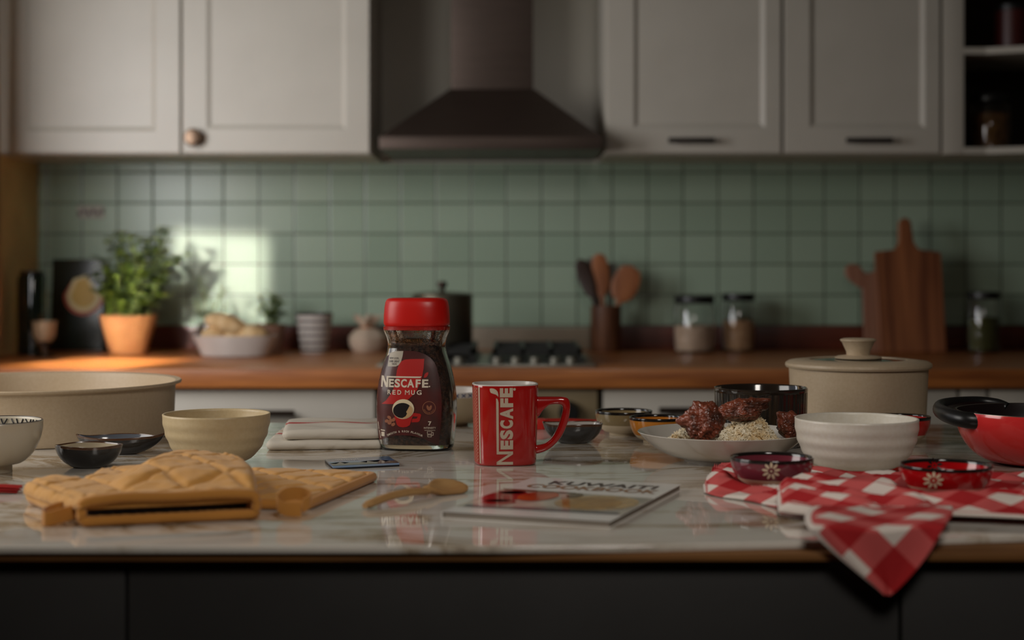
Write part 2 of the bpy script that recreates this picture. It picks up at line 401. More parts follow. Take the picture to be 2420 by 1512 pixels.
# open corner shelf
x0, x1 = ux(2229), ux(2278)
t = thing('open_shelf_unit', 'open shelf unit with dark back at the right end of the wall cabinets', 'shelf', (x0, UCY, UB))
obj('side_panel', bx(0, x1-x0, 0.0, BWY-UCY-0.002, 0, ZT-UB), white_paint, t, bevel=0.001)
brown_in = mat('dark_shelf_interior', S(58,46,36), 0.7)
obj('back_panel', bx(x1-x0, 1.02, BWY-UCY-0.02, BWY-UCY-0.003, 0, ZT-UB), brown_in, t, smooth=False)['label'] = 'dark brown inner back'
def shelfpoly(a): return [(x1-x0, 0.0), (x1-x0+0.06, 0.0), (1.02, -0.35), (1.02, BWY-UCY-0.02), (x1-x0, BWY-UCY-0.02)]
SH = [uz(364), uz(128)]
for zz in SH: obj('shelf_board', prism(shelfpoly(0), zz-UB+0.0005, zz-UB+0.018), white_paint, t, smooth=False)
# extractor hood
HDY = 4.17; s_h = F/HDY
hd = thing('extractor_hood', 'dark brown extractor hood with a square chimney above the hob', 'hood', ((1160-1210)/s_h, BWY, 0))
hm = mat('dark_brown_hood_metal', S(88,74,66), 0.42, metal=0.6, stretch=(1,1,20))
hw = 264/s_h; zb, zt = CZ+(HZ-352)/s_h, CZ+(HZ-322)/s_h; fy = HDY-BWY
obj('hood_rim', bx(-hw, hw, fy, -0.002, zb, zt), hm, hd, bevel=0.002)
cw = 97/(F/4.42); cy = 4.42-BWY; zc = CZ+(HZ-210)/(F/4.42)
rg = [[(-a, b, z), (a, b, z), (a, -0.002, z), (-a, -0.002, z)] for a, b, z in ((hw-0.004, fy+0.003, zt), (cw+0.002, cy-0.002, zc))]
obj('hood_canopy', loft(rg), hm, hd, smooth=False)
obj('chimney', bx(-cw, cw, cy, -0.002, zc-0.005, 2.598), hm, hd, bevel=0.001)
# curtain at the far end of the window
def curtain():
    bm = bmesh.new(); n = 60; rows = []
    for z in [0.95+1.3*i/14 for i in range(15)]:
        rows.append([(LWX+0.058+0.030*math.sin(2*PI*j/8.5+0.5*math.sin(z*2))*(0.7+0.3*math.sin(z+j)), 3.66+0.44*j/n, z) for j in range(n+1)])
    R = [[bm.verts.new(p) for p in r] for r in rows]
    for a, b in zip(R[:-1], R[1:]):
        for i in range(n): bm.faces.new((a[i], a[i+1], b[i+1], b[i]))
    o = obj('curtain', bm, mat('tan_curtain_cloth', S(176,136,92), 0.9, sheen=0.3, bump=0.15, bscale=300)); md = o.modifiers.new('s', 'SOLIDIFY'); md.thickness = 0.002
    return o
t_ = thing('window_curtain', 'tan curtain hanging at the left edge beside the window', 'curtain', (LWX, 3.7, 0))
o = curtain(); o.name = 'curtain_cloth'; o.parent = t_; o.location = (-LWX, -3.7, 0)
obj('curtain_rod', tube([(0.055, -1.8, 2.26), (0.055, 0.38, 2.26)], 0.012), dark_metal, t_)

# ---------------------------------------------------------------- things on the back counter
rng = random.Random(5)
def seat(px, py): p = at(px, py); return (p.x, p.y, TZ), F/p.y
gl = glass('clear_glass'); blackp = mat('black_plastic', S(24,24,24), 0.35)
def jar(name, label, cat, px, ptop, pbase, wpx, fillpy, fillm, lidm=None, group=None, taper=0.94):
    (x, y, z), s = seat(px, pbase-4); R = wpx/2/s; H = (pbase-4-ptop)/s
    t = thing(name, label, cat, (x, y, z), 0, group); lh = 0.022
    w_ = 0.0022
    obj('glass_body', lathe([(0, 0), (R*taper*.95, 0), (R*taper, 0.004), (R, H*0.35), (R*0.98, H-lh-0.012), (R*0.86, H-lh), (R*0.86-w_, H-lh), (R*.98-w_, H-lh-0.013), (R-w_, H*0.35), (R*taper-w_, 0.006), (0, 0.005)], 40), gl, t)
    lid = obj('lid', lathe([(0, H-lh+0.0005), (R*0.93, H-lh+0.0005), (R*0.95, H-lh+0.004), (R*0.95, H-0.003), (R*0.92, H), (0, H)], 40), lidm or blackp, t)
    fh = (pbase-4-fillpy)/s
    if fillm: obj('contents', lathe([(0, 0.0062), (R*taper-w_*1.6, 0.0065), (R-w_*1.5, min(H*0.35, fh*0.9)), (R*0.99-w_*1.5, fh), (R*0.5, fh+0.004), (0, fh+0.002)], 40), fillm, t)
    return t
flour = mat('pale_flour', S(216,190,164), 0.9, col2=S(200,172,146), scale=60)
flour2 = mat('tan_grain', S(200,160,120), 0.9, col2=S(176,136,98), scale=80)
grp = 'glass storage jars on the back counter'
jar('storage_jar', 'wide black-lidded glass jar of pale flour, left of its narrower neighbour', 'jar', 1641, 699, 836, 100, 770, flour, group=grp)
jar('storage_jar', 'narrower black-lidded glass jar of tan flour on the back counter', 'jar', 1745, 693, 834, 82, 758, flour2, group=grp)
jar('storage_jar', 'small slim black-lidded glass jar right behind the wooden utensils', 'jar', 1503, 692, 822, 56, 780, mat('brown_spice', S(132,84,56), 0.9), group=grp)
jar('storage_jar', 'dim glass jar of olive green herbs at the right end of the counter', 'jar', 2325, 689, 836, 78, 752, mat('olive_herbs', S(78,78,34), 0.9), group=grp)
# jar on the open shelf
sx, sy = (2340-1210)/(F/4.38), 4.38; t = jar('storage_jar', 'black-lidded glass jar of amber pasta on the open shelf', 'jar', 2340, 700, 824, 92, 742, mat('amber_pasta', S(140,96,44), 0.7, col2=S(96,60,24), scale=40), group='jar on the open shelf')
t.location = (sx, sy, SH[0]+0.0185)
t = thing('storage_tin', 'dark red tin standing on the upper board of the open shelf', 'tin', ((2395-1210)/(F/4.35), 4.35, SH[1]+0.0185))
obj('tin_body', lathe([(0, 0), (0.05, 0), (0.05, 0.11), (0, 0.11)], 32), mat('dark_red_tin', S(70,22,18), 0.4), t)
obj('lid', lathe([(0, 0.1105), (0.052, 0.1105), (0.052, 0.125), (0, 0.127)], 32), blackp, t)
# utensil holder
(x, y, z), s = seat(1432, 830); R = 36/s; H = 108/s; hx0 = x; hy0 = y
t = thing('utensil_holder', 'brown wooden utensil holder on the back counter', 'holder', (x, y, z))
obj('holder_body', lathe([(0, 0), (R*0.96, 0), (R, 0.004), (R, H), (R*0.88, H), (R*0.86, 0.01), (0, 0.01)], 40), mat('brown_wood', S(112,70,42), 0.55, col2=S(76,44,26), stretch=(6,6,1)), t)
def utensil(name, label, cat, px, py, ptx, pty, headw, headh, m, slot=False, dy=0.0):
    """stands in the holder: from near its bottom to the head in the air"""
    bx0 = hx0+((px-1432)/s); base = Vector((bx0, hy0+dy, TZ+0.013)); top = Vector(((ptx-1210)/s, hy0+dy, CZ-(pty-HZ)/s))
    d = (top-base); L_ = d.length; rings = []; hw_, hh_ = headw/2/s, headh/s
    dn = d.normalized(); ny = Vector((0, 1, 0)); nx = ny.cross(dn).normalized(); q = Matrix((nx, ny, dn)).transposed()
    for i in range(33):
        f = i/32; zz = f*L_; k = max(0, (zz-(L_-hh_))/hh_)
        wv = 0.0065 if k == 0 else 0.0065+(hw_-0.0065)*math.sqrt(max(0, 1-(2*k-1.05)**2)) if k < 1 else 0.0005
        wv = max(wv, 0.0008 if f == 1 else 0.004); th = 0.005 if k == 0 else max(0.0012, 0.0045*(1-k*0.5))
        rings.append([base+q @ Vector((wv*math.cos(a), th*math.sin(a)+(0.004*math.sin(k*PI) if k else 0), zz)) for a in [2*PI*j/14 for j in range(14)]])
    return tag(obj(name, loft(rings), m), label, cat, 'utensils standing in the wooden holder')
wd1 = mat('dark_utensil', S(60,42,34), 0.5); wd2 = mat('spoon_wood', S(168,104,62), 0.55, col2=S(136,80,46), stretch=(5,5,1)); gy = mat('grey_silicone', S(108,108,98), 0.5)
utensil('serving_spoon', 'dark narrow spoon leaning furthest left in the utensil holder', 'spoon', 1442, 0, 1368, 612, 36, 95, wd1, dy=-0.012)
utensil('spatula', 'grey spatula between the dark spoon and the tall wooden spatula', 'spatula', 1436, 0, 1394, 608, 34, 100, gy, dy=0.006)
utensil('wooden_spatula', 'tall orange brown wooden spatula upright in the utensil holder', 'spatula', 1432, 0, 1415, 598, 42, 105, wd2, dy=-0.004)
utensil('wooden_spoon', 'round-headed wooden spoon leaning right in the utensil holder', 'spoon', 1424, 0, 1494, 628, 64, 92, wd2, dy=0.0)
utensil('whisk_handle', 'slim grey utensil just left of the round-headed spoon', 'utensil', 1430, 0, 1450, 618, 26, 70, gy, dy=0.015)
# chopping boards leaning on the wall
cb1 = mat('acacia_board', S(160,98,58), 0.5, col2=S(104,56,30), scale=3, stretch=(14,2,0.6)); cb2 = mat('pinkish_beech', S(160,112,88), 0.55, col2=S(138,92,70), scale=4, stretch=(10,2,0.6))
def board(label, outline, m, y0, tilt, thick=0.018, org=(0,0)):
    bm = bmesh.new(); s_ = F/y0
    pts = [((px-org[0])/s_, (org[1]-py)/s_) for px, py in outline]
    a = [bm.verts.new((x, 0, z)) for x, z in pts]; b = [bm.verts.new((x, thick, z)) for x, z in pts]
    bm.faces.new(a); bm.faces.new(b[::-1]); n = len(pts)
    for i in range(n): bm.faces.new((a[i], b[i], b[(i+1) % n], a[(i+1) % n]))
    bmesh.ops.recalc_face_normals(bm, faces=bm.faces[:])
    o = obj('chopping_board', bm, m, smooth=True, ang=50); md = o.modifiers.new('b', 'BEVEL'); md.width = 0.003; md.segments = 2; md.limit_method = 'ANGLE'
    o.location = ((org[0]-1210)/s_, y0, TZ+thick*math.sin(tilt)*0+0.0005); o.rotation_euler = (-tilt, 0, 0)
    return tag(o, label, 'chopping board', 'chopping boards leaning on the tiles')
hn = [(p[0], p[1]) for p in smoothpath([(2128,578,0),(2138,560,0),(2140,530,0),(2143,508,0),(2156,500,0),(2169,508,0),(2172,530,0),(2175,560,0),(2186,578,0)], 4)]
board('tall rectangular striped wooden chopping board with an upright handle', [(2080, 828), (2080, 584)]+hn+[(2234, 584), (2238, 588), (2238, 828)], cb1, 4.46, math.radians(12), org=(2160, 828))
hn = [(p[0], p[1]) for p in smoothpath([(2046,672,0),(2016,650,0),(2006,628,0),(2018,612,0),(2040,616,0),(2056,634,0),(2075,630,0)], 4)]
board('pinkish chopping board tucked behind the taller one, handle tipping left', [(2044, 824)]+hn+[(2085, 618), (2160, 618), (2160, 824)], cb2, 4.50, math.radians(12), thick=0.014, org=(2100, 824))
# pot on the hob
(x, y, z), s = (0, 4.22, 0), F/4.22
px0 = 1045; R = 72/s; H = (818-700)/s
t = thing('stock_pot', 'grey lidded stock pot on the hob behind the coffee jar', 'pot', ((px0-1210)/s, 4.22, TZ+0.0425))
pm = mat('dull_pewter', S(112,106,90), 0.38, metal=0.75)
obj('pot_body', lathe([(0, 0), (R*0.97, 0), (R, 0.006), (R, H*0.93), (R*0.97, H*0.93), (R*0.97, 0.01), (0, 0.01)], 48), pm, t)
l = obj('lid', lathe([(0, H*0.935), (R*1.02, H*0.935), (R*1.02, H*0.955), (R*0.8, H*0.985), (0.01, H*1.01), (0, H*1.01)], 48), pm, t)
obj('lid_knob', lathe([(0, H*1.0), (0.008, H*1.0), (0.006, H*1.06), (0.014, H*1.12), (0.012, H*1.2), (0, H*1.22)], 24), dark_metal, l)
# striped cup
(x, y, z), s = seat(743, 833); R = 45/s; H = 94/s
t = thing('striped_cup', 'white cup with dark grey horizontal stripes on the back counter', 'cup', (x, y, z))
pr = [(0, 0), (R*0.70, 0)]; mi = 0
for i in range(17): f = (i+1)/17; pr.append((R*(0.70+0.28*f), H*f, 1 if (i % 3 == 1) or i == 16 else 0))
pr += [(R*0.93, H, 1), (R*0.68, 0.01, 1), (0, 0.01, 1)]
obj('cup_body', lathe(pr, 48), [mat('white_glaze', S(206,198,190), 0.25), mat('charcoal_glaze', S(62,54,54), 0.3)], t)
# pouch
(x, y, z), s = seat(868, 830); R = 46/s; H = 80/s
def pf(t_, r, z_): return (r*(1+0.10*math.sin(7*t_)*(z_/H)**2+0.05*math.sin(3*t_+1)), z_+0.10*H*math.sin(5*t_)*(1 if z_ > 0.95*H else 0))
t = thing('flour_pouch', 'small beige cloth pouch tied at the neck, left of the coffee jar', 'pouch', (x, y, z))
obj('pouch_body', lathe([(0, 0), (R*0.75, 0.0), (R*0.98, H*0.2), (R, H*0.42), (R*0.7, H*0.62), (R*0.28, H*0.70), (R*0.30, H*0.74), (R*0.72, H), (R*0.66, H*0.99), (R*0.2, H*0.74), (0, H*0.73)], 56, fn=pf), mat('beige_cloth', S(204,182,160), 0.9, bump=0.3, bscale=200), t)
obj('tie', tube([(R*0.31*math.cos(a), R*0.31*math.sin(a), H*0.715) for a in [2*PI*i/20 for i in range(20)]], 0.003, closed=True), wd2, t)
# leaves
def leaf(bm, p, d, L_, W, droop=0.25, mi=0):
    d = d.normalized(); s_ = d.cross(Vector((0,0,1)))
    if s_.length < 1e-3: s_ = Vector((1,0,0))
    s_.normalize(); u = s_.cross(d); mid = []
    prof = [(0, 0.05), (0.25, 0.8), (0.55, 1.0), (0.82, 0.6), (1.0, 0.04)]; rows = []
    for f, w_ in prof:
        c = p+d*L_*f-Vector((0,0,1))*L_*droop*f*f
        rows.append([bm.verts.new(c-s_*W*w_+u*W*0.3*w_), bm.verts.new(c), bm.verts.new(c+s_*W*w_+u*W*0.3*w_)])
    for a, b in zip(rows[:-1], rows[1:]):
        for i in (0, 1): f_ = bm.faces.new((a[i], a[i+1], b[i+1], b[i])); f_.material_index = mi
def herb(t, stems, z0, leafL, leafW, nl, seed, m1, m2, spread_r=0.03):
    r = random.Random(seed); fb = bmesh.new(); sb = bmesh.new()
    for (tx, ty, tz) in stems:
        b = Vector((r.uniform(-1,1)*spread_r, r.uniform(-1,1)*spread_r, z0)); tp = Vector((tx, ty, tz))
        path = smoothpath([b, b.lerp(tp, 0.4)+Vector((r.uniform(-.01,.01), r.uniform(-.01,.01), 0.01)), b.lerp(tp, 0.75)+Vector((r.uniform(-.01,.01), r.uniform(-.01,.01), 0.012)), tp], 5)
        tube(path, 0.0016, 6, bm=sb)
        for k in range(nl):
            f = 0.12+0.88*k/nl; i = min(len(path)-2, int(f*(len(path)-1))); a = r.uniform(0, 2*PI)
            leaf(fb, path[i], Vector((math.cos(a), math.sin(a), r.uniform(0.0, 0.7))), leafL*r.uniform(0.7, 1.2), leafW*r.uniform(0.8, 1.2), mi=r.choice((0, 0, 1)))
    o = obj('foliage', fb, [m1, m2], t); obj('stems', sb, mat('green_stem', S(96,108,50), 0.6), t); return o
lg = mat('fresh_leaf_green', S(148,164,64), 0.5, col2=S(116,138,52), scale=20); lg2 = mat('deep_leaf_green', S(70,96,44), 0.5, col2=S(54,78,36), scale=20)
(x, y, z), s = seat(304, 836); R = 68/s; H = 92/s
t = thing('potted_herb', 'bushy green herb in a large terracotta pot on the left of the counter', 'potted plant', (x, y, z))
terra = mat('terracotta', S(206,140,84), 0.75, col2=S(190,122,70), scale=15, bump=0.1)
obj('pot', lathe([(0, 0), (R*0.60, 0), (R*0.63, 0.003), (R*0.90, H*0.70), (R*0.99, H*0.98), (R*0.99, H), (R*0.90, H), (R*0.86, H*0.8), (0, H*0.8)], 48), terra, t)
obj('soil', lathe([(0, H*0.93), (R*0.5, H*0.93), (R*0.89, H*0.90), (R*0.85, H*0.79), (0, H*0.79)], 32), mat('dark_soil', S(50,36,26), 0.95, bump=0.5), t)
r = random.Random(3); st = []
for px, py in [(228,650),(240,610),(262,560),(275,590),(290,575),(305,545),(320,555),(335,590),(350,600),(362,560),(380,545),(404,535),(432,600),(412,620),(395,590),(300,640),(330,650),(350,690),(398,700),(225,690),(260,660),(280,700),(320,690),(240,640),(345,640),(310,600),(388,640)]:
    st.append(((px-304)/s, r.uniform(-0.07, 0.06), (836-py)/s))
herb(t, st, H*0.9, 0.034, 0.0135, 28, 7, lg, lg2, 0.04)
# slim sprig in a glass behind the dish
(x, y, z), s = seat(492, 833)
t = thing('sprig_vase', 'thin grey green sprigs in a small glass behind the white dish', 'vase', (x, y, z))
obj('glass_vase', lathe([(0, 0), (0.028, 0), (0.032, 0.05), (0.024, 0.085), (0.022, 0.085), (0.029, 0.05), (0.026, 0.004), (0, 0.004)], 32), gl, t)
st = [((px-492)/s, r.uniform(-0.02, 0.03), (815-py)/s) for px, py in ((470,635),(486,660),(500,690),(520,650),(534,662),(536,700),(462,690),(505,720),(470,720),(530,735))]
herb(t, st, 0.01, 0.024, 0.0065, 12, 11, mat('grey_leaf', S(120,132,96), 0.6), lg2, 0.015)
# small pot
(x, y, z), s = seat(638, 832); R = 38/s; H = 66/s
t = thing('potted_herb', 'small green herb in a narrow brown pot beside the striped cup', 'potted plant', (x, y, z))
obj('pot', lathe([(0, 0), (R*0.70, 0), (R*0.98, H), (R*0.88, H), (R*0.8, H*0.8), (0, H*0.8)], 40), mat('taupe_pot', S(148,112,92), 0.6), t)
obj('soil', lathe([(0, H*0.9), (R*0.87, H*0.88), (R*0.79, H*0.79), (0, H*0.79)], 32), MATS['dark_soil'], t)
st = [((px-638)/s, r.uniform(-0.03, 0.03), (824-py)/s) for px, py in ((622,690),(634,682),(645,690),(655,700),(668,710),(672,735),(618,720),(640,710),(650,730),(630,735))]
herb(t, st, H*0.85, 0.026, 0.011, 12, 13, lg, lg2, 0.02)
# white oval dish of bread
(x, y, z), s = seat(556, 842); R = 100/s; H = 50/s
tag(obj('serving_dish', lathe([(0, 0), (R*0.72, 0), (R*0.80, 0.003), (R*0.97, H*0.8), (R*1.0, H), (R*0.95, H), (R*0.90, H*0.75), (R*0.74, 0.009), (0, 0.009)], 56, sy=0.62), mat('white_glaze', S(206,198,190), 0.25), loc=(x, y, z)), 'white oval serving dish holding pale bread rolls', 'dish')
bread = mat('pale_bread_crust', S(226,196,150), 0.8, col2=S(200,160,108), scale=30, bump=0.3)
def roll(label, px, py, rx, ry, rz_, dy, rot):
    bm = bmesh.new(); bmesh.ops.create_icosphere(bm, subdivisions=4, radius=1)
    for v in bm.verts:
        k = 1+0.10*noise.noise(v.co*2.2+Vector((px, 0, 0))); v.co = Vector((v.co.x*rx*k, v.co.y*ry*k, v.co.z*rz_*k))
    bmesh.ops.rotate(bm, matrix=Matrix.Rotation(rot, 3, 'Y'), verts=bm.verts[:])
    tag(obj('bread_roll', bm, bread, loc=((px-1210)/s, y+dy, CZ-(py-HZ)/s)), label, 'bread', 'bread rolls in the white dish')
roll('long pale bread roll topping the heap in the white dish', 535, 765, 0.060, 0.035, 0.026, 0, 0.25)
roll('small bread roll low at the left of the white dish', 506, 792, 0.036, 0.028, 0.024, 0.0, 0)
roll('round bread roll low at the right of the white dish', 598, 792, 0.044, 0.036, 0.028, 0.0, 0.1)
roll('bread roll in the middle of the white dish', 552, 800, 0.034, 0.03, 0.028, 0.005, 0.0)
# goblet
(x, y, z), s = seat(105, 843); R = 30/s
t = thing('stemmed_glass', 'small stemmed glass of cream dessert at the left end of the counter', 'glass', (x, y, z))
z0, z1 = (843-812)/s, (843-756)/s
obj('glass_body', lathe([(0, 0), (R*0.85, 0), (R*0.8, 0.003), (0.005, 0.008), (0.004, z0-0.004), (R*0.6, z0+0.004), (R*0.9, z0+0.02), (R, z1), (R-0.0015, z1), (R*0.9-0.0015, z0+0.021), (R*0.58, z0+0.007), (0, z0+0.005)], 40), gl, t)
obj('contents', lathe([(0, z0+0.0055), (R*0.55, z0+0.0085), (R*0.9-0.002, z0+0.022), (R-0.0025, z1-0.004), (0, z1-0.001)], 40), mat('cream_dessert', S(236,200,158), 0.6), t)
# dark bottle
(x, y, z), s = seat(76, 838); R = 34/s; H = (812-614)/s
t = thing('dark_bottle', 'tall dark green glass canister at the far left of the counter', 'canister', (x, y, z))
obj('bottle_body', lathe([(0, 0), (R*0.97, 0), (R, 0.005), (R, H*0.9), (R*0.9, H*0.955), (0, H*0.955)], 40), mat('dark_green_glass', S(22,32,24), 0.12, coat=0.6), t)
obj('bottle_cap', lathe([(0, H*0.9555), (R*0.85, H*0.9555), (R*0.85, H), (0, H)], 32), blackp, t)
# leaning tray with a citrus slice painted on it
y0 = 4.56; s = F/y0
t = thing('decorative_tray', 'dark green tray painted with an orange melon slice, leaning on the tiles', 'tray', ((180-1210)/s, y0, TZ+0.0005)); t.rotation_euler = (-0.09, 0, 0)
ph = (829-612)/s; pw = 62/s
obj('tray_panel', bx(-pw, pw, 0, 0.012, 0, ph), mat('dark_green_lacquer', S(30,34,24), 0.25), t, bevel=0.003)
def TP(px, py): return ((px-180)/s, (829-py)/s)
arc = lambda R_, n=20: [(195+R_*math.cos(a)*1.0, 698+R_*math.sin(a)) for a in [PI*(0.98)*i/n+0.08 for i in range(n+1)]]
for nm, RR, m_, off in (('slice_rind', 48, mat('red_orange_print', S(176,70,34), 0.4), 0.0008), ('slice_pith', 40, mat('cream_print', S(226,206,150), 0.4), 0.0016), ('slice_flesh', 30, mat('yellow_print', S(206,164,70), 0.4), 0.0024)):
    P = [(p[0], p[1]) for p in arc(RR)]+([(170, 660), (200, 650), (215, 672)] if RR > 30 else [(178, 664), (200, 658), (210, 676)])
    wrap(nm, [[TP(min(240, max(122, a)), b) for a, b in P]], lambda a, b, off=off: Vector((a, -off, b)), m_, t, cut=0.05)
# sticker on the tiles
s = F/(BWY-0.004); t = thing('wall_sticker', 'small pale paper sticker with grey scribbles on the tiles above the plants', 'sticker', ((214-1210)/s, BWY-0.001, CZ-(501-HZ)/s))
obj('paper', bx(-32/s, 32/s, -0.0015, 0, -15/s, 15/s), mat('pale_paper', S(190,184,172), 0.7), t)
wrap('scribble', [circ((i*11-27)/s, (3 if i % 2 else -4)/s, 5/s, 6/s) for i in range(6)], lambda a, b: Vector((a, -0.0022, b)), mat('grey_ink', S(120,112,108), 0.7), t, cut=0.05)
# ---------------------------------------------------------------- kitchen island
def marble():
    m = bpy.data.materials.new('polished_marble'); m.use_nodes = True; nt = m.node_tree; N = nt.nodes; L = nt.links; b = N['Principled BSDF']
    tc = N.new('ShaderNodeTexCoord'); mp = N.new('ShaderNodeMapping'); L.new(tc.outputs['Object'], mp.inputs['Vector'])
    mp.inputs['Rotation'].default_value = (0, 0, 0.35); mp.inputs['Scale'].default_value = (2.2, 5.5, 2)
    n1 = N.new('ShaderNodeTexNoise'); n1.inputs['Scale'].default_value = 1.6; n1.inputs['Detail'].default_value = 9; n1.inputs['Roughness'].default_value = 0.62; n1.inputs['Distortion'].default_value = 1.1
    L.new(mp.outputs[0], n1.inputs['Vector'])
    s = N.new('ShaderNodeMath'); s.operation = 'SUBTRACT'; L.new(n1.outputs['Fac'], s.inputs[0]); s.inputs[1].default_value = 0.5
    a = N.new('ShaderNodeMath'); a.operation = 'ABSOLUTE'; L.new(s.outputs[0], a.inputs[0])
    r = N.new('ShaderNodeValToRGB'); e = r.color_ramp.elements; e[0].position = 0.0; e[0].color = (*S(132,112,88), 1); e[1].position = 0.055; e[1].color = (*S(206,200,190), 1)
    x = e.new(0.012); x.color = (*S(166,148,122), 1)
    L.new(a.outputs[0], r.inputs['Fac'])
    n2 = N.new('ShaderNodeTexNoise'); n2.inputs['Scale'].default_value = 1.1; n2.inputs['Detail'].default_value = 4; L.new(mp.outputs[0], n2.inputs['Vector'])
    r2 = N.new('ShaderNodeValToRGB'); r2.color_ramp.elements[0].position = 0.34; r2.color_ramp.elements[1].position = 0.55
    L.new(n2.outputs['Fac'], r2.inputs['Fac'])
    mx = N.new('ShaderNodeMix'); mx.data_type = 'RGBA'; L.new(r2.outputs[0], mx.inputs[0]); mx.inputs[6].default_value = (*S(208,202,192), 1); L.new(r.outputs[0], mx.inputs[7])
    L.new(mx.outputs[2], b.inputs['Base Color']); b.inputs['Roughness'].default_value = 0.045; b.inputs['IOR'].default_value = 1.5
    return m
MT = 0.0067
FE = [(-0.85, 1.370), (-0.02, 1.370), (0.10, 1.374), (0.30, 1.400), (0.55, 1.440), (0.95, 1.50)]
bm = prism(FE+[(0.95, 2.43), (-0.85, 2.46)], -MT, 0)
mw = obj('marble_worktop', bm, marble(), loc=(0, 0, TZ), ang=30); md = mw.modifiers.new('b', 'BEVEL'); md.width = 0.0015; md.segments = 3; md.limit_method = 'ANGLE'
tag(mw, 'polished white marble worktop with brown veins carrying the bowls and the coffee jar', 'worktop')
wb = obj('wooden_board', bx(-0.84, 0.94, 1.3745, 2.40, TZ-MT-0.0072, TZ-MT), mat('edge_wood', S(128,86,44), 0.5, col2=S(84,54,28), scale=3, stretch=(1.2,12,12)), bevel=0.001)
tag(wb, 'thin brown wooden board directly under the marble worktop', 'board')
isl = thing('island_cabinet', 'dark charcoal drawer cabinet carrying the marble worktop in front', 'cabinet', (0, 1.388, 0))
char = mat('charcoal_paint', S(48,47,46), 0.5, bump=0.04)
zt_ = TZ-MT-0.0072
obj('body', bx(-0.83, 0.93, 0.018, 0.98, 0.05, zt_), char, isl, smooth=False)
g1, g2 = (307-1210)*1.40/F, (2120-1210)*1.40/F
for a, b in ((-0.83, g1-0.0014), (g1+0.0014, g2-0.0014), (g2+0.0014, 0.93)):
    obj('drawer_front', bx(a, b, 0, 0.017, 0.60, zt_-0.001), char, isl, bevel=0.0012)
    obj('drawer_front', bx(a, b, 0, 0.017, 0.06, 0.595), char, isl, bevel=0.0012)

# ---------------------------------------------------------------- bowls and pans
def place(px, pc, z=0.0):
    p = at(px, pc, z); return p, F/p.y
speck = mat('speckled_cream', S(200,180,152), 0.42, col2=S(192,170,140), scale=260, bump=0.05, bscale=500, contrast=(0.3,0.7))
# large low pan
p, s = place(90, 1028)
R, Hh = 0.2045, 0.0793
t = thing('roasting_pan', 'large round speckled cream pan without a lid, cut off at the left edge', 'pan', p)
obj('pan_body', lathe([(0, 0), (R*0.915, 0), (R*0.93, 0.0015), (R*0.945, 0.010), (R*0.955, Hh-0.010), (R*0.962, Hh-0.0065), (R*0.997, Hh-0.004), (R, Hh-0.0015), (R*0.993, Hh), (R*0.955, Hh-0.0015), (R*0.945, Hh-0.008), (R*0.93, 0.012), (R*0.90, 0.006), (0, 0.006)], 128), speck, t)
# casserole with a lid
p, s = place(2028, 1019)
R, Hh = 0.1015, 0.0945
t = thing('casserole', 'cream casserole pot with a glass lid, tallest vessel on the marble worktop', 'pot', p)
obj('pot_body', lathe([(0, 0), (R*0.93, 0), (R*0.96, 0.003), (R*0.968, 0.02), (R*1.0, Hh), (R*0.96, Hh), (R*0.93, 0.01), (0, 0.01)], 96), speck, t)
Lr = R*1.055; z0 = Hh+0.0008
lid = obj('lid_rim', lathe([(R*0.70, z0+0.0035), (R*0.70, z0), (Lr*0.985, z0), (Lr, z0+0.003), (Lr*0.995, z0+0.0065), (Lr*0.95, z0+0.0095), (R*0.74, z0+0.0125), (R*0.70, z0+0.0115), (R*0.70, z0+0.0035)], 96), speck, t)
obj('lid_glass', lathe([(0, z0+0.0135), (0.02, z0+0.0132), (R*0.69, z0+0.0105), (R*0.69, z0+0.0075), (0.02, z0+0.0102), (0, z0+0.0105)], 64), glass('lid_smoked_glass', (0.45, 0.45, 0.43)), lid)
kz = z0+0.0134
obj('lid_knob', lathe([(0, kz), (0.034, kz), (0.0345, kz+0.0015), (0.030, kz+0.0035), (0.017, kz+0.005), (0.0175, kz+0.010), (0.0235, kz+0.0235), (0.0262, kz+0.0262), (0.0262, kz+0.028), (0.022, kz+0.0295), (0, kz+0.0300)], 56), speck, lid)
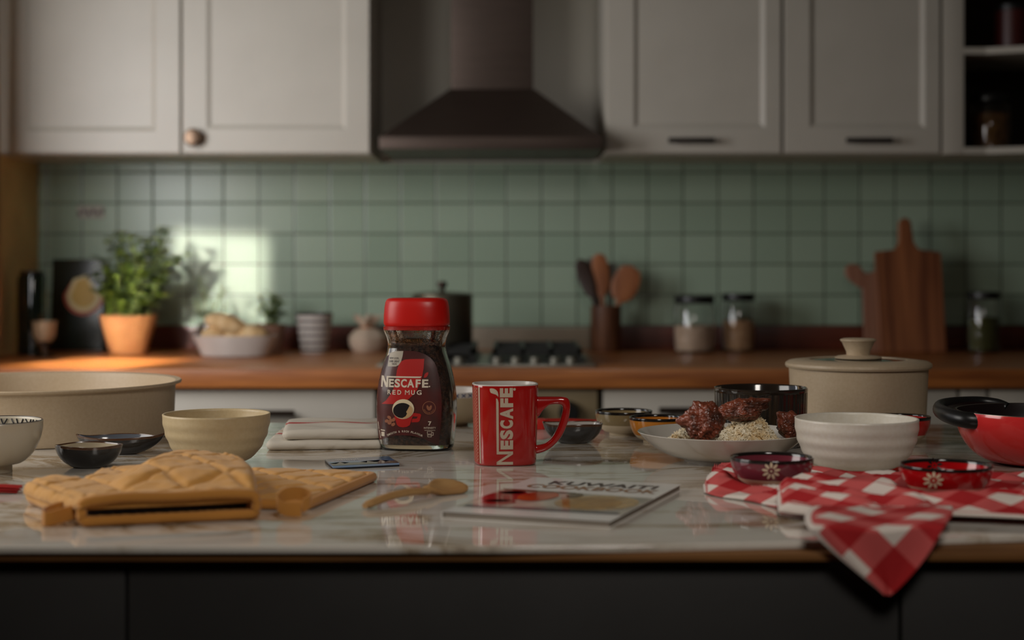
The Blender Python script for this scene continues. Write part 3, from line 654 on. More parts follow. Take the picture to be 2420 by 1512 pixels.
def bowl(name, label, cat, px, pc, hw, prim, foot, mats, band=None, zoff=0.0, group=None, ribs=0, wall=0.0035, rim=0.0, shape=0.55, fn=None, footh=0.004, rings=26, inner=0, rot=0.0, cl=None, s_override=None):
    """px: centre column, pc: row where the foot stands, hw: rim half width in px, prim: row of the rim's left and right ends"""
    p, s = place(px, pc, zoff); R = hw/s; H = (CZ-(prim-HZ)/s)-(TZ+zoff); fr = R*foot
    pr = [(0, 0), (fr*0.97, 0), (fr, 0.0006), (fr, footh)]
    for i in range(1, rings+1):
        f = i/rings; r_ = fr+(R-fr)*(1-(1-f)**(1/shape))**shape if f < 1 else R
        z_ = footh+(H-footh)*f; b = 0
        if band is not None and f > band: b = 1
        if rim and z_ > H-rim: b = 2
        if ribs: r_ += 0.0006*math.sin(f*2*PI*ribs)*(1-f)*f*4
        pr.append((r_, z_, b))
    ti = 2 if rim else inner
    pr.append((R-wall*0.25, H+0.0006, ti)); pr.append((R-wall*0.8, H+0.0002, ti)); pr.append((R-wall, H-0.0015, ti))
    for i in range(rings-1, 0, -1):
        f = i/rings; r_ = fr+(R-fr)*(1-(1-f)**(1/shape))**shape; z_ = footh+(H-footh)*f+wall*0.5
        if z_ > H-0.002: continue
        pr.append((max(0.002, r_-wall), z_, 2 if (rim and z_ > H-rim*1.3) else inner))
    pr.append((0, footh+wall*0.5+0.0005, inner))
    t = thing(name, label, cat, p, rot, group)
    o = obj('bowl_body', lathe(pr, 96, fn=fn), mats, t, ang=60)
    o.parent = t
    return t, R, H, s, lambda z_: (lambda f: fr+(R-fr)*(1-(1-f)**(1/shape))**shape)(min(1, max(0, (z_-footh)/(H-footh))))
sand = mat('sand_stoneware', S(200,180,142), 0.40, col2=S(194,172,132), scale=240, bump=0.05, bscale=400, contrast=(0.3,0.7))
ivory = mat('ivory_stoneware', S(230,224,212), 0.34, col2=S(224,216,200), scale=240, bump=0.04, bscale=400, contrast=(0.3,0.7))
creamg = mat('raw_cream_glaze', S(214,196,166), 0.4)
blackg = mat('glossy_black_glaze', S(30,26,24), 0.12, coat=0.5)
bowl('bowl', 'sand coloured ribbed bowl in front of the large cream pan', 'bowl', 512, 1098, 126, 977, 0.44, sand, ribs=4, shape=0.52)
bowl('bowl', 'off-white ribbed bowl standing between the two flower bowls and the casserole', 'bowl', 2024, 1113, 144, 988, 0.46, ivory, ribs=4, shape=0.46)
# bowl with a drawn pattern inside, cut by the left edge
navy = mat('navy_ink', S(26,26,38), 0.3); whiteg = mat('white_glaze', S(206,198,190), 0.25)
t, R, H, s, rf = bowl('bowl', 'white footed bowl with black criss-cross lines inside, cut by the left edge', 'bowl', -12, 1116, 110, 994, 0.36, mat('ivory_gloss', S(206,196,176), 0.2), shape=0.5, footh=0.009)
bm = bmesh.new(); r = random.Random(2)
def inn(a, z_): rr = rf(z_)-0.0035-0.0007; return Vector((rr*math.cos(a), rr*math.sin(a), z_+0.0006))
for k in range(46):
    a = 2*PI*k/46+r.uniform(-.04,.04); dd = r.choice((-1, 1))*r.uniform(0.10, 0.28); zt1 = H-0.003
    tube([inn(a+dd*q/6, zt1-(0.016+0.004*r.random())*q/6) for q in range(7)], 0.0008, 5, bm=bm)
obj('line_pattern', bm, navy, t)['label'] = 'black criss-cross lines round the inside'
obj('rim_line', tube([((R-0.0014)*math.cos(2*PI*i/64), (R-0.0014)*math.sin(2*PI*i/64), H+0.0003) for i in range(64)], 0.0009, 8, closed=True), navy, t)
# blue patterned bowl behind the jar and the mug
t, R, H, s, rf = bowl('bowl', 'beige bowl with a blue and white rim, mostly hidden behind the red mug', 'bowl', 1062, 1004, 104, 921, 0.42, [mat('beige_glaze', S(176,158,128), 0.35), whiteg], band=0.86, shape=0.5, inner=1)
bm = bmesh.new()
for k in range(40):
    a = 2*PI*k/40; z1, z2 = H-0.0015, H-0.0065
    for q, (za, zb_) in enumerate(((z1, z2), (z2, z1))):
        P = [Vector(((rf(zz)+0.0004)*math.cos(aa), (rf(zz)+0.0004)*math.sin(aa), zz)) for aa, zz in ((a, za), (a+0.05, (za+zb_)/2), (a+0.09, zb_))]
        tube(P, 0.0006, 5, bm=bm)
obj('rim_pattern', bm, mat('cobalt_ink', S(34,52,104), 0.3), t)['label'] = 'cobalt blue zigzag band'
# ribbed black bowl
def ribf(t_, r, z): return (r*(1+0.012*(abs(math.sin(24*t_))-0.5)), z)
p, s = place(1798, 1052); R = 110/s; H = (CZ-(915-HZ)/s)-TZ
t = thing('ramekin_bowl', 'black fluted straight-sided bowl behind the rice plate', 'bowl', p)
obj('bowl_body', lathe([(0, 0), (R*0.86, 0), (R*0.93, 0.004), (R*0.965, 0.015), (R*0.985, H-0.006, 0)], 192, fn=ribf, bm=None), mat('fluted_black_glaze', S(36,33,30), 0.18, col2=S(74,56,38), scale=14, stretch=(9,9,0.6), coat=0.5, contrast=(0.45,0.75)), t, ang=80)
obj('bowl_rim', lathe([(R*0.975, H-0.007), (R, H-0.004), (R*0.995, H), (R*0.97, H+0.0006), (R*0.945, H-0.002), (R*0.93, 0.02), (R*0.86, 0.008), (0, 0.006)], 96), mat('brown_black_glaze', S(44,36,30), 0.12, coat=0.6), t)
# small two-tone bowls
ftwo = 'small round bowls with black rims'
def small(label, px, pc, hw, prim, col, band, zoff=0.0, foot=0.5, inner_col=None, fl=None, rot=0):
    t, R, H, s, rf = bowl('dip_bowl', label, 'bowl', px, pc, hw, prim, foot, [creamg, col, blackg, inner_col or col], band=band, zoff=zoff, group=ftwo, rim=0.0026, shape=0.5, wall=0.003, inner=3)
    if fl:
        fx, fz, fr_ = (fl[0]-px)/s, (fl[3]-fl[1])/s, fl[2]/s
        def mp(x, z_): rr = rf(z_)+0.0005; xx = max(-rr*0.98, min(rr*0.98, x)); return Vector((xx, -math.sqrt(rr*rr-xx*xx), z_))
        wrap('flower_motif', flower(fx, fz, fr_), mp, mat('cream_slip', S(226,208,176), 0.4), t, cut=0.002)['label'] = 'cream nine-petal flower'
    return t, R, H, s, rf
small('small olive beige bowl with a black rim, just right of the grey dish', 1474, 1027, 67.5, 970, mat('olive_glaze', S(150,130,92), 0.2, coat=0.4), 0.42)
small('small orange bowl with a black rim, tucked behind the left of the rice plate', 1553, 1045, 66, 985, mat('orange_glaze', S(204,128,42), 0.2, coat=0.4), 0.25)
small('small red bowl with a black rim, half hidden behind the off-white ribbed bowl', 2131, 1047, 67, 983, mat('scarlet_glaze', S(196,34,26), 0.15, coat=0.5), 0.3)
NZ = 0.0030
small('small plum purple bowl with a cream flower standing on the checked napkin', 1824, 1152, 98, 1079, mat('plum_glaze', S(122,50,62), 0.15, coat=0.5), 0.30, zoff=NZ, fl=(1807, 1109, 21, 1160))
t, R, H, s, rf = small('small bright red bowl with a cream flower standing on the checked napkin', 2235, 1172, 108, 1097, mat('red_glaze', S(186,16,22), 0.12, coat=0.6), 0.30, zoff=NZ, fl=(2182, 1134, 21, 1183))
def mpi(x, z_): rr = rf(z_)-0.0030-0.0006; return Vector((x, math.sqrt(rr*rr-x*x), z_+0.001))
wrap('inner_flower', flower(0.0, H-0.0075, 0.0085, 8), mpi, mat('black_slip', S(20,16,16), 0.3), t, cut=0.002)['label'] = 'black flower inside the bowl'
# irregular pinched dishes
def dish(label, px, pc, hw, prim, sy, outm, inm, wave, pinch, rot=0.0, depth=None):
    p, s = place(px, pc); R = hw/s; H = (CZ-(prim-HZ)/s)-TZ; ph = px*0.37
    def fn(t_, r, z):
        k = z/H; q = 1+k*(wave*math.sin(4*t_+ph)+0.6*wave*math.sin(7*t_+ph*2))+k*pinch(t_)
        return (r*q, z+k*k*0.0007*math.sin(3*t_+ph)+k*k*(0.004*max(0, pinch(t_))/0.2))
    t = thing('pinched_dish', label, 'dish', p, rot, 'small black pinched dishes')
    pr = [(0, 0), (R*0.42, 0)]+[(R*(0.42+0.56*math.sin(f*PI/2)**0.9), H*f**1.25, 0) for f in [i/12 for i in range(1, 12)]]+[(R, H, 1), (R*0.975, H+0.0006, 1), (R*0.95, H-0.0012, 1)]
    pr += [(R*(0.42+0.56*math.sin(f*PI/2)**0.9)-0.0035, H*f**1.25+0.0022, 2) for f in [i/12 for i in range(11, 0, -1)]]+[(0, 0.0026, 2)]
    obj('dish_body', lathe(pr, 96, sy=sy, fn=fn), [outm, mat('brown_rim_glaze', S(84,56,38), 0.2, coat=0.5), inm], t, ang=70)
blackm2 = mat('satin_black_glaze', S(34,33,34), 0.22, coat=0.4)
dish('small black pinched dish with cream glaze inside, behind the oven mitt', 210, 1104, 80, 1051, 0.75, blackm2, mat('cream_inner_glaze', S(190,176,150), 0.15, coat=0.5), 0.010, lambda t: 0.0)
dish('long black leaf-shaped dish with a pointed right tip, by the large pan', 281, 1072, 92, 1031, 0.55, blackm2, mat('blue_grey_inner_glaze', S(96,100,108), 0.15, coat=0.5), 0.008, lambda t: 0.22*math.exp(-((math.atan2(math.sin(t), math.cos(t)))/0.30)**2)+0.12*math.exp(-((abs(math.atan2(math.sin(t), math.cos(t)))-PI)/0.35)**2))
dish('dark grey pinched dish with pale glaze inside, seen through the mug handle', 1356, 1046, 70, 1000, 0.75, mat('slate_glaze', S(62,62,62), 0.2, coat=0.4), mat('pale_inner_glaze', S(196,190,182), 0.15, coat=0.5), 0.014, lambda t: 0.07*math.exp(-((abs(math.atan2(math.sin(t), math.cos(t)))-PI)/0.3)**2))
# red pan
p, s = place(2462, 1094); R = 198/s; H = (CZ-(970-HZ)/s)-TZ
t = thing('red_saucepan', 'round red pan with a black side handle, cut off at the right edge', 'pan', p)
redp = mat('red_enamel', S(234,56,56), 0.16, coat=0.6)
pr = [(0, 0), (R*0.48, 0), (R*0.55, 0.0015)]+[(R*(0.55+0.45*math.sin(f*PI/2)**0.85), 0.0015+(H-0.0015)*f**1.5, 0) for f in [i/16 for i in range(1, 17)]]
pr += [(R*0.995, H+0.0008, 1), (R*0.975, H+0.0002, 1)]+[(R*(0.55+0.45*math.sin(f*PI/2)**0.85)-0.0035, 0.0045+(H-0.0045)*f**1.5, 2) for f in [i/16 for i in range(15, 0, -1)]]+[(0, 0.0045, 2)]
obj('pan_body', lathe(pr, 96), [redp, mat('steel_rim', S(170,160,150), 0.25, metal=0.9), mat('nonstick_black', S(34,22,22), 0.4)], t, ang=60)
# handle: thick loop leaving the rim at the left and running back
hp = [(.572,1.914,.9560),(.556,1.918,.9570),(.545,1.936,.9590),(.5405,1.965,.9615),(.545,1.998,.9635),(.561,2.034,.9650),(.588,2.060,.9658),(.618,2.070,.9660),(.640,2.064,.9640),(.650,2.053,.9600)]
P = smoothpath([Vector(q)-Vector(p) for q in hp], 6)
obj('handle', tube(P, [0.0078+0.0012*math.cos(PI*i/(len(P)-1))-0.0022*max(0, i/(len(P)-1)-0.5) for i in range(len(P))], 16, flat=1.15), blackp, t)['label'] = 'black looped side handle'
bm = bmesh.new()
for a_ in (2.20, 2.32):
    r_ = R*0.955; bmesh.ops.create_uvsphere(bm, u_segments=12, v_segments=8, radius=0.0036, matrix=Matrix.Translation((r_*math.cos(a_), r_*math.sin(a_), H-0.012)))
obj('rivets', bm, mat('steel_rim', S(170,160,150), 0.25, metal=0.9), t)

# ---------------------------------------------------------------- plate, rice and meat
p, s = place(1706, 1088); R = 199/s; H = (CZ-(1020-HZ)/s)-TZ; PP = p
pr = [(0, 0.001), (R*0.40, 0.001), (R*0.42, 0), (R*0.45, 0), (R*0.46, 0.0035)]
ob_ = [(0.46, 0.0035), (0.60, 0.0062), (0.72, 0.0115), (0.84, 0.0195), (0.93, 0.0285), (1.0, H)]
pr += [(R*a, b) for a, b in ob_[1:]]+[(R*0.995, H+0.0007), (R*0.985, H)]+[(R*a-0.002, b+0.0028) for a, b in ob_[-2::-1]]+[(R*0.40, 0.0055), (0, 0.0055)]
tag(obj('dinner_plate', lathe(pr, 128), mat('white_porcelain', S(214,208,198), 0.14, coat=0.4), loc=p), 'deep white porcelain plate heaped with rice and browned meat', 'plate')
# rice: a mound plus loose grains
def mound(x, y):
    a = 0.038*math.exp(-(((x-0.044)/0.036)**2+((y+0.000)/0.045)**2))+0.024*math.exp(-(((x+0.050)/0.036)**2+((y+0.015)/0.038)**2))+0.015*math.exp(-((x/0.080)**2+(y/0.06)**2))
    return 0.0085+a
bm = bmesh.new(); r = random.Random(4)
RR = R*0.74; EZ = 0.0165; rows = []
for i in range(26):
    rr = RR*i/25; rows.append([bm.verts.new((0, 0, mound(0, 0)))] if i == 0 else [bm.verts.new((rr*math.cos(2*PI*j/72), rr*math.sin(2*PI*j/72)*0.97, (mound(rr*math.cos(2*PI*j/72), rr*math.sin(2*PI*j/72))*(1-(i/25)**4)+EZ*(i/25)**4)+0.0012*noise.noise(Vector((rr*math.cos(2*PI*j/72)*200, rr*math.sin(2*PI*j/72)*200, 0))))) for j in range(72)])
for a, b in zip(rows[:-1], rows[1:]):
    for j in range(72):
        k = (j+1) % 72
        bm.faces.new((a[0], b[j], b[k]) if len(a) == 1 else (a[j], b[j], b[k], a[k]))
def grain(bm, c, d, L_, W):
    d = d.normalized(); q = d.to_track_quat('Z', 'Y').to_matrix(); rings = []
    for f, w_ in ((-1, 0.25), (-0.55, 0.9), (0.2, 1.0), (0.8, 0.7), (1, 0.2)):
        rings.append([bm.verts.new(c+q @ Vector((W*w_*math.cos(a), W*w_*math.sin(a), L_*f))) for a in (0, 1.257, 2.513, 3.77, 5.027)])
    for a, b in zip(rings[:-1], rings[1:]):
        for i in range(5): bm.faces.new((a[i], a[(i+1) % 5], b[(i+1) % 5], b[i]))
    bm.faces.new(rings[0][::-1]); bm.faces.new(rings[-1])
for k in range(4200):
    a = r.uniform(0, 2*PI); rr = RR*math.sqrt(r.random())*0.99; x, y = rr*math.cos(a), rr*math.sin(a)
    if y > 0.055: continue
    i = rr/RR; z = mound(x, y)*(1-i**4)+EZ*i**4
    grain(bm, Vector((x, y, z+r.uniform(0.0004, 0.0034))), Vector((r.uniform(-1, 1), r.uniform(-1, 1), r.uniform(-0.5, 1.1))), r.uniform(0.0027, 0.0040), r.uniform(0.0010, 0.0013))
ri = obj('rice', bm, mat('cooked_rice', S(242,232,208), 0.38, col2=S(228,200,150), scale=70, contrast=(0.42,0.66)), loc=p)
ri['kind'] = 'stuff'; tag(ri, 'heap of cooked golden rice filling the white plate', 'rice')
def meatmat():
    m = mat('browned_meat', S(138,68,44), 0.34, col2=S(66,34,22), scale=45, bump=0.9, bscale=160, coat=0.35, detail=7, contrast=(0.38,0.62)); return m
def meat(label, px, py, D, rx, ry, rz_, seed, knobs=(), rot=0):
    bm = bmesh.new(); bmesh.ops.create_icosphere(bm, subdivisions=6, radius=1)
    o = Vector((seed*3.1, seed*1.7, 0)); sc_ = Vector((rx, ry, rz_))
    for v in bm.verts:
        n_ = v.co.normalized(); k = 1+0.20*noise.noise(n_*1.5+o)+0.12*noise.noise(n_*3.4+o)+0.075*noise.noise(n_*8+o)+0.03*noise.noise(n_*20+o)-0.10*max(0, 0.25-abs(noise.noise(n_*2.6-o)))*4*0.5
        for kx, ky, kz, am, w_ in knobs:
            q = n_.dot(Vector((kx, ky, kz)).normalized()); k += am*math.exp(-((1-q)/w_)**1)
        v.co = Vector((n_.x*rx*k, n_.y*ry*k, n_.z*rz_*k))
    bmesh.ops.rotate(bm, matrix=Matrix.Rotation(rot, 3, 'Y'), verts=bm.verts[:])
    c = atD(px, py, D); tag(obj('meat_piece', bm, meatmat(), loc=c, ang=180), label, 'meat', 'browned meat pieces on the rice')
q_ = 1/F
meat('large browned meat chunk standing upright at the left of the rice heap', 1664, 999, 1.905, 0.0235, 0.024, 0.0235, 1, [(-0.45,-0.1,1,0.28,0.03),(-1,0,0.10,0.45,0.03),(0.45,0,1,0.15,0.05)])
meat('glossy reddish meat chunk lying on top of the rice heap', 1756, 968, 1.965, 0.0290, 0.022, 0.0135, 2, [(1,0,0.55,0.32,0.04),(-1,-0.1,0.1,0.2,0.1)], rot=-0.15)
meat('dark meat chunk at the right of the rice, touching the off-white bowl', 1868, 1006, 1.985, 0.0165, 0.018, 0.0165, 5, [(-0.8,0,0.9,0.4,0.04)])

# ---------------------------------------------------------------- coffee jar
JX, JY = -0.1280, 2.106; JR = math.radians(-8); js = F/(JY-0.035)
jar_t = thing('coffee_jar', 'tall glass jar of instant coffee with a red screw lid and a dark printed label', 'jar', (JX, JY, TZ), JR)
NE = 3.0
# (z, half width, half depth)
JP = [(0.000, 0.0440, 0.030), (0.0015, 0.0475, 0.0330), (0.006, 0.0492, 0.0345), (0.020, 0.0510, 0.0355), (0.040, 0.0528, 0.0365), (0.058, 0.0534, 0.0370), (0.078, 0.0522, 0.0362), (0.096, 0.0490, 0.0345), (0.112, 0.0450, 0.0325), (0.124, 0.0410, 0.0305), (0.134, 0.0384, 0.0292), (0.142, 0.0382, 0.0292), (0.150, 0.0398, 0.0305), (0.157, 0.0426, 0.0325), (0.162, 0.0440, 0.0335), (0.165, 0.0440, 0.0335)]
def jp(z):
    z = max(0, min(0.165, z))
    for k in range(len(JP)-1):
        if JP[k][0] <= z <= JP[k+1][0]:
            z0, a0, b0 = JP[k]; z1, a1, b1 = JP[k+1]; f = (z-z0)/(z1-z0)
            p0 = JP[max(0, k-1)]; p3 = JP[min(len(JP)-1, k+2)]
            def cr(i):
                m1 = (JP[k+1][i]-p0[i])/(z1-p0[0]) if z1 > p0[0] else 0; m2 = (p3[i]-JP[k][i])/(p3[0]-z0)
                h = z1-z0; return (2*f**3-3*f*f+1)*JP[k][i]+(f**3-2*f*f+f)*h*m1+(-2*f**3+3*f*f)*JP[k+1][i]+(f**3-f*f)*h*m2
            return cr(1), cr(2)
    return JP[-1][1:]
def section(a, b, z, n=96, e=NE): return [Vector((a*sgnpow(math.cos(2*PI*i/n), 2/e), b*sgnpow(math.sin(2*PI*i/n), 2/e), z)) for i in range(n)]
zs = [0.0, 0.0015, 0.004]+[0.008+0.157*i/44 for i in range(45)]
outer = [section(*jp(z), z) for z in zs]
gw = 0.0032
inner_ = [section(jp(z)[0]-gw, jp(z)[1]-gw, max(z, 0.0055)) for z in reversed(zs[3:])]
bmj = loft(outer+inner_, caps=True)
obj('glass_body', bmj, glass('jar_glass', (0.97, 0.98, 0.96), 0.01), jar_t, ang=60)
cf = mat('coffee_granules', S(80,48,32), 0.6, col2=S(38,22,16), scale=220, bump=1.0, bscale=420, detail=2, contrast=(0.4,0.6))
cw_ = gw+0.0006
bmc = loft([section(jp(z)[0]-cw_, jp(z)[1]-cw_, max(z, 0.0062)) for z in zs[3:] if z < 0.146]+[section(0.020, 0.015, 0.149)])
obj('coffee', bmc, cf, jar_t, ang=60)
bmc = bmesh.new(); r = random.Random(9)
for k in range(1300):
    z = r.uniform(0.140, 0.161); a, b = jp(z); t_ = r.uniform(PI, 2*PI) if r.random() < .8 else r.uniform(0, PI); kk = 0.0012
    if r.random() < (z-0.140)/0.030: continue
    c = Vector(((a-gw-kk)*sgnpow(math.cos(t_), 2/NE), (b-gw-kk)*sgnpow(math.sin(t_), 2/NE), z)); sz = r.uniform(0.0005, 0.0010)
    bmesh.ops.create_icosphere(bmc, subdivisions=1, radius=sz, matrix=Matrix.Translation(c))
g_ = obj('loose_granules', bmc, mat('golden_granules', S(150,98,54), 0.5, col2=S(90,54,30), scale=200), jar_t); g_['kind'] = 'stuff'
LP = [(0.1655, 0.0424, 0.0330), (0.1665, 0.0435, 0.0338), (0.170, 0.0441, 0.0342), (0.180, 0.0438, 0.0340), (0.190, 0.0430, 0.0334), (0.197, 0.0418, 0.0324), (0.2005, 0.0402, 0.0310), (0.2022, 0.0375, 0.0288), (0.2027, 0.034, 0.0260)]
lid = obj('lid', loft([section(a, b, z, e=2.6) for z, a, b in LP]), mat('red_plastic', S(204,22,14), 0.36), jar_t, ang=40)
obj('seal_ring', loft([section(0.0415, 0.0322, 0.1602, e=2.8), section(0.0418, 0.0324, 0.1605), section(0.0418, 0.0324, 0.1652), section(0.0405, 0.0310, 0.1653)]), mat('red_plastic', S(206,26,20), 0.34), lid)
def J(px, py): return ((px-1210)/js-JX-0.0049)/math.cos(JR), (CZ-TZ)-(py-HZ)/js
def Jz(x3, y3): return J(870+x3/3.6875, 680+y3/3.6875)
def jmap(off):
    def f(x, z):
        a, b = jp(z); q = min(0.995, abs(x)/a); return Vector((x, -b*(1-q**NE)**(1/NE)-off, z))
    return f
lab = [(135,1340),(118,1220),(107,1050),(112,930),(122,840),(140,750),(165,672),(205,603),(250,572),(300,557),(350,551),(400,550),(450,552),(500,560),(550,578),(600,610),(635,650),(655,695),(675,770),(690,850),(700,950),(703,1050),(698,1150),(690,1250),(676,1372),(640,1358),(600,1338),(550,1315),(500,1300),(435,1288),(370,1285),(310,1289),(250,1300),(190,1320)]
wht = mat('label_cream_ink', S(214,200,180), 0.5); redi = mat('label_red_ink', S(176,24,18), 0.45); tanb = mat('label_copper_ink', S(150,92,64), 0.5)
label_o = wrap('printed_label', [[Jz(*q) for q in lab]], jmap(0.0004), mat('label_maroon', S(84,28,24), 0.4, col2=S(52,24,20), scale=25, coat=0.2), jar_t, cut=0.0035)
label_o['label'] = 'dark maroon printed label'
def art(name, polys, m, off, meshes=(), cut=0.003): return wrap(name, polys, jmap(off), m, label_o, cut=cut, meshes=meshes)
art('red_flag_shape', [[Jz(*q) for q in ((380,627),(430,622),(549,620),(546,700),(535,770),(515,840),(495,885),(460,930),(420,968),(385,992),(340,1008),(290,1014),(170,1016),(215,985),(250,940),(280,890),(296,840),(304,780),(311,720),(325,675),(348,642))]], redi, 0.0007)
art('accent_mark', [[Jz(*q) for q in ((549,782),(556,752),(570,738),(588,735),(586,755),(576,775),(562,783))]], redi, 0.0007)
art('cream_badge', [[Jz(*q) for q in ((230,575),(262,562),(300,555),(363,553),(357,600),(345,645),(325,675),(300,688),(222,690))]], mat('badge_grey', S(176,166,150), 0.5), 0.0007)
def jt(s_, x0, x1, y0, y1, bold=0.0, **k):     # zoom-pixel box, y0 top
    a = Jz(x0, y1); b = Jz(x1, y0); return text_mesh(s_, a[0], b[0], a[1], b[1], bold, **k)
def tj(me_list, name, m, off=0.0010):
    o = art(name, [], m, off, meshes=me_list)
    for me in me_list: bpy.data.meshes.remove(me)
    return o
tj([jt('NEW LOOK,', 238, 326, 608, 627, 0.01), jt('SAME GREAT', 234, 330, 634, 652, 0.01), jt('TASTE', 260, 306, 658, 674, 0.01)], 'badge_text', mat('label_dark_ink', S(40,26,22), 0.5), 0.0009)
o = tj([jt('E', 240, 287, 797, 868, 0.035), jt('S', 292, 343, 795, 869, 0.035), jt('C', 350, 402, 795, 869, 0.035), jt('A', 405, 468, 797, 868, 0.035), jt('F', 480, 524, 797, 868, 0.035), jt('E', 536, 590, 797, 868, 0.035)], 'brand_letters', wht)
def Npolys(f):
    return [[f(*q) for q in P] for P in ([(163,770),(181,770),(181,868),(163,868)], [(163,770),(187,770),(234,868),(211,868)], [(216,772),(234,772),(234,868),(216,868)], [(216,772),(531,772),(524,782),(516,785),(234,785),(234,788),(216,788)])]
art('brand_initial', Npolys(Jz), wht, 0.0010)
art('registered_dot', [circ(*Jz(600, 858), 0.0010)], wht, 0.0010)
tj([jt(c_, a_, b_, 891, 931, 0.0 if c_ == 'M' else 0.02) for c_, a_, b_ in (('R',230,262),('E',276,304),('D',320,354),('M',388,428),('U',442,474),('G',491,533))], 'product_text', wht)
JS = 1/(3.6875*js)
def jc(x, y, rx, ry=None, **k): c_ = Jz(x, y); return circ(c_[0], c_[1], rx*JS, (ry or rx)*JS, **k)
cr_ = mat('cup_cream', S(224,206,170), 0.45)
art('cup_handle', [[Jz(*q) for q in ((448,1100),(470,1088),(524,1096),(530,1106),(516,1158),(500,1168),(445,1170),(452,1140),(490,1138),(500,1120),(455,1118))]], redi, 0.0007)
art('cup_body', [[Jz(*q) for q in ((284,1080),(470,1090),(452,1130),(430,1195),(405,1210),(370,1216),(335,1210),(316,1194),(300,1140))]], redi, 0.0009)
art('cup_rim', [jc(372, 1056, 98, 86, rot=0.1)], cr_, 0.0011)
art('cup_coffee', [jc(365, 1068, 84, 66, rot=0.1)], mat('print_black_coffee', S(22,16,18), 0.4), 0.0013)
art('cup_crema', [[Jz(*q) for q in ((432,1022),(452,1045),(456,1072),(446,1102),(425,1122),(395,1134),(362,1136),(395,1118),(408,1095),(400,1080),(415,1055))]], mat('print_crema', S(196,158,110), 0.5), 0.0015)
art('coffee_beans', [jc(x, y, 20, 14, rot=a) for x, y, a in ((222,1164,0.3),(246,1132,-0.4),(262,1158,0.2),(287,1150,1.0),(282,1192,0.5),(248,1180,0.1))], tanb, 0.0008)
c_ = Jz(598, 1043)
art('roast_seal', ringpolys(c_[0], c_[1], 52*JS, 57*JS)+[circ(c_[0]-9*JS, c_[1], 11*JS, 24*JS, 16, rot=0.35), circ(c_[0]+12*JS, c_[1], 11*JS, 24*JS, 16, rot=-0.35)], tanb, 0.0008)
def arctext(s_, cx, cy, R_, a0, a1, h_, name, m, up=True):
    L_ = []
    n = len(s_)
    for i, ch in enumerate(s_):
        if ch == ' ': continue
        a = a0+(a1-a0)*i/(n-1); w_ = h_*(0.35 if ch == 'I' else 0.8)
        c_, s2 = math.cos(a), math.sin(a); o_ = (cx+R_*c_, cy+R_*s2); rad = (c_, s2) if up else (-c_, -s2); tx = (rad[1], -rad[0])
        L_.append(text_mesh(ch, 0, 0, 0, 0, 0.02, rot=lambda u, v, o_=o_, rad=rad, tx=tx, w_=w_: (o_[0]+tx[0]*(u-.5)*w_+rad[0]*(v-.5)*h_, o_[1]+tx[1]*(u-.5)*w_+rad[1]*(v-.5)*h_)))
    tj(L_, name, m)
arctext('SIGNATURE ROAST', c_[0], c_[1], 43*JS, PI*1.12, PI*1.88, 10*JS, 'seal_text', tanb, up=False)
arctext('SMOOTH & RICH FLAVOUR', *Jz(383, 1590), 340*JS, PI/2+0.47, PI/2-0.47, 17*JS, 'arc_text', wht)
tj([jt('7', 590, 618, 1160, 1198, 0.03), jt('INTENSITY', 553, 655, 1210, 1226, 0.01), jt('95', 588, 614, 1268, 1284, 0.02)], 'intensity_text', wht)
art('intensity_line', [[Jz(558,1238), Jz(650,1238), Jz(650,1241), Jz(558,1241)]]+[[Jz(*q) for q in P] for P in ([(580,1248),(584,1248),(588,1298),(584,1298)],[(618,1248),(622,1248),(618,1298),(614,1298)],[(584,1294),(618,1294),(618,1298),(584,1298)],[(580,1248),(622,1248),(622,1251),(580,1251)],[(622,1256),(636,1258),(634,1284),(618,1286),(619,1282),(630,1280),(632,1262),(622,1260)])], wht, 0.0009)
art('weight_mark', [[Jz(166,1262), Jz(199,1262), Jz(199,1300), Jz(166,1300)], [Jz(160,1240), Jz(205,1244), Jz(203,1254), Jz(162,1250)], [Jz(130,1176), Jz(136,1176), Jz(142,1240), Jz(137,1240)], [Jz(143,1250), Jz(149,1250), Jz(160,1318), Jz(154,1318)]], wht, 0.0009)

# ---------------------------------------------------------------- red mug
MX, MY = (1193.5-1210)/F*1.951, 1.951; MR = math.radians(6)
mug = thing('red_mug', 'red ceramic mug with cream vertical lettering, right of the coffee jar', 'mug', (MX, MY, TZ), MR)
mA, mB, mH, mE = 0.0407, 0.0360, 0.1000, 2.9
def msc(z): return 0.935+0.065*min(1, z/mH)**0.8+0.0*z
def mring(z, k=1.0, in_=0.0): s_ = msc(z)*k; return section(mA*s_-in_, mB*s_-in_, z, n=120, e=mE)
redc = mat('red_ceramic_glaze', S(172,24,22), 0.14, coat=0.7); wc = mat('white_glaze', S(206,198,190), 0.25)
rg = [mring(0, 0.93)[:], mring(0.0008, 0.985), mring(0.003, 1.0)]+[mring(z) for z in [0.01+0.0885*i/20 for i in range(21)]]+[mring(0.0997, 1.0, 0.0004), mring(mH, 1, 0.0016), mring(0.0997, 1, 0.0030), mring(0.096, 1, 0.0036)]+[mring(z, 1, 0.004) for z in (0.07, 0.04, 0.012)]+[mring(0.0075, 0.9, 0.004)]
bm = loft(rg)
for f in bm.faces:
    c_ = f.calc_center_median(); rr = abs(c_.x/mA)**mE+abs(c_.y/mB)**mE
    s_ = msc(c_.z)**mE
    if c_.z > 0.0990 or (c_.z > 0.006 and rr < s_*0.86): f.material_index = 1
obj('mug_body', bm, [redc, wc], mug, ang=60)
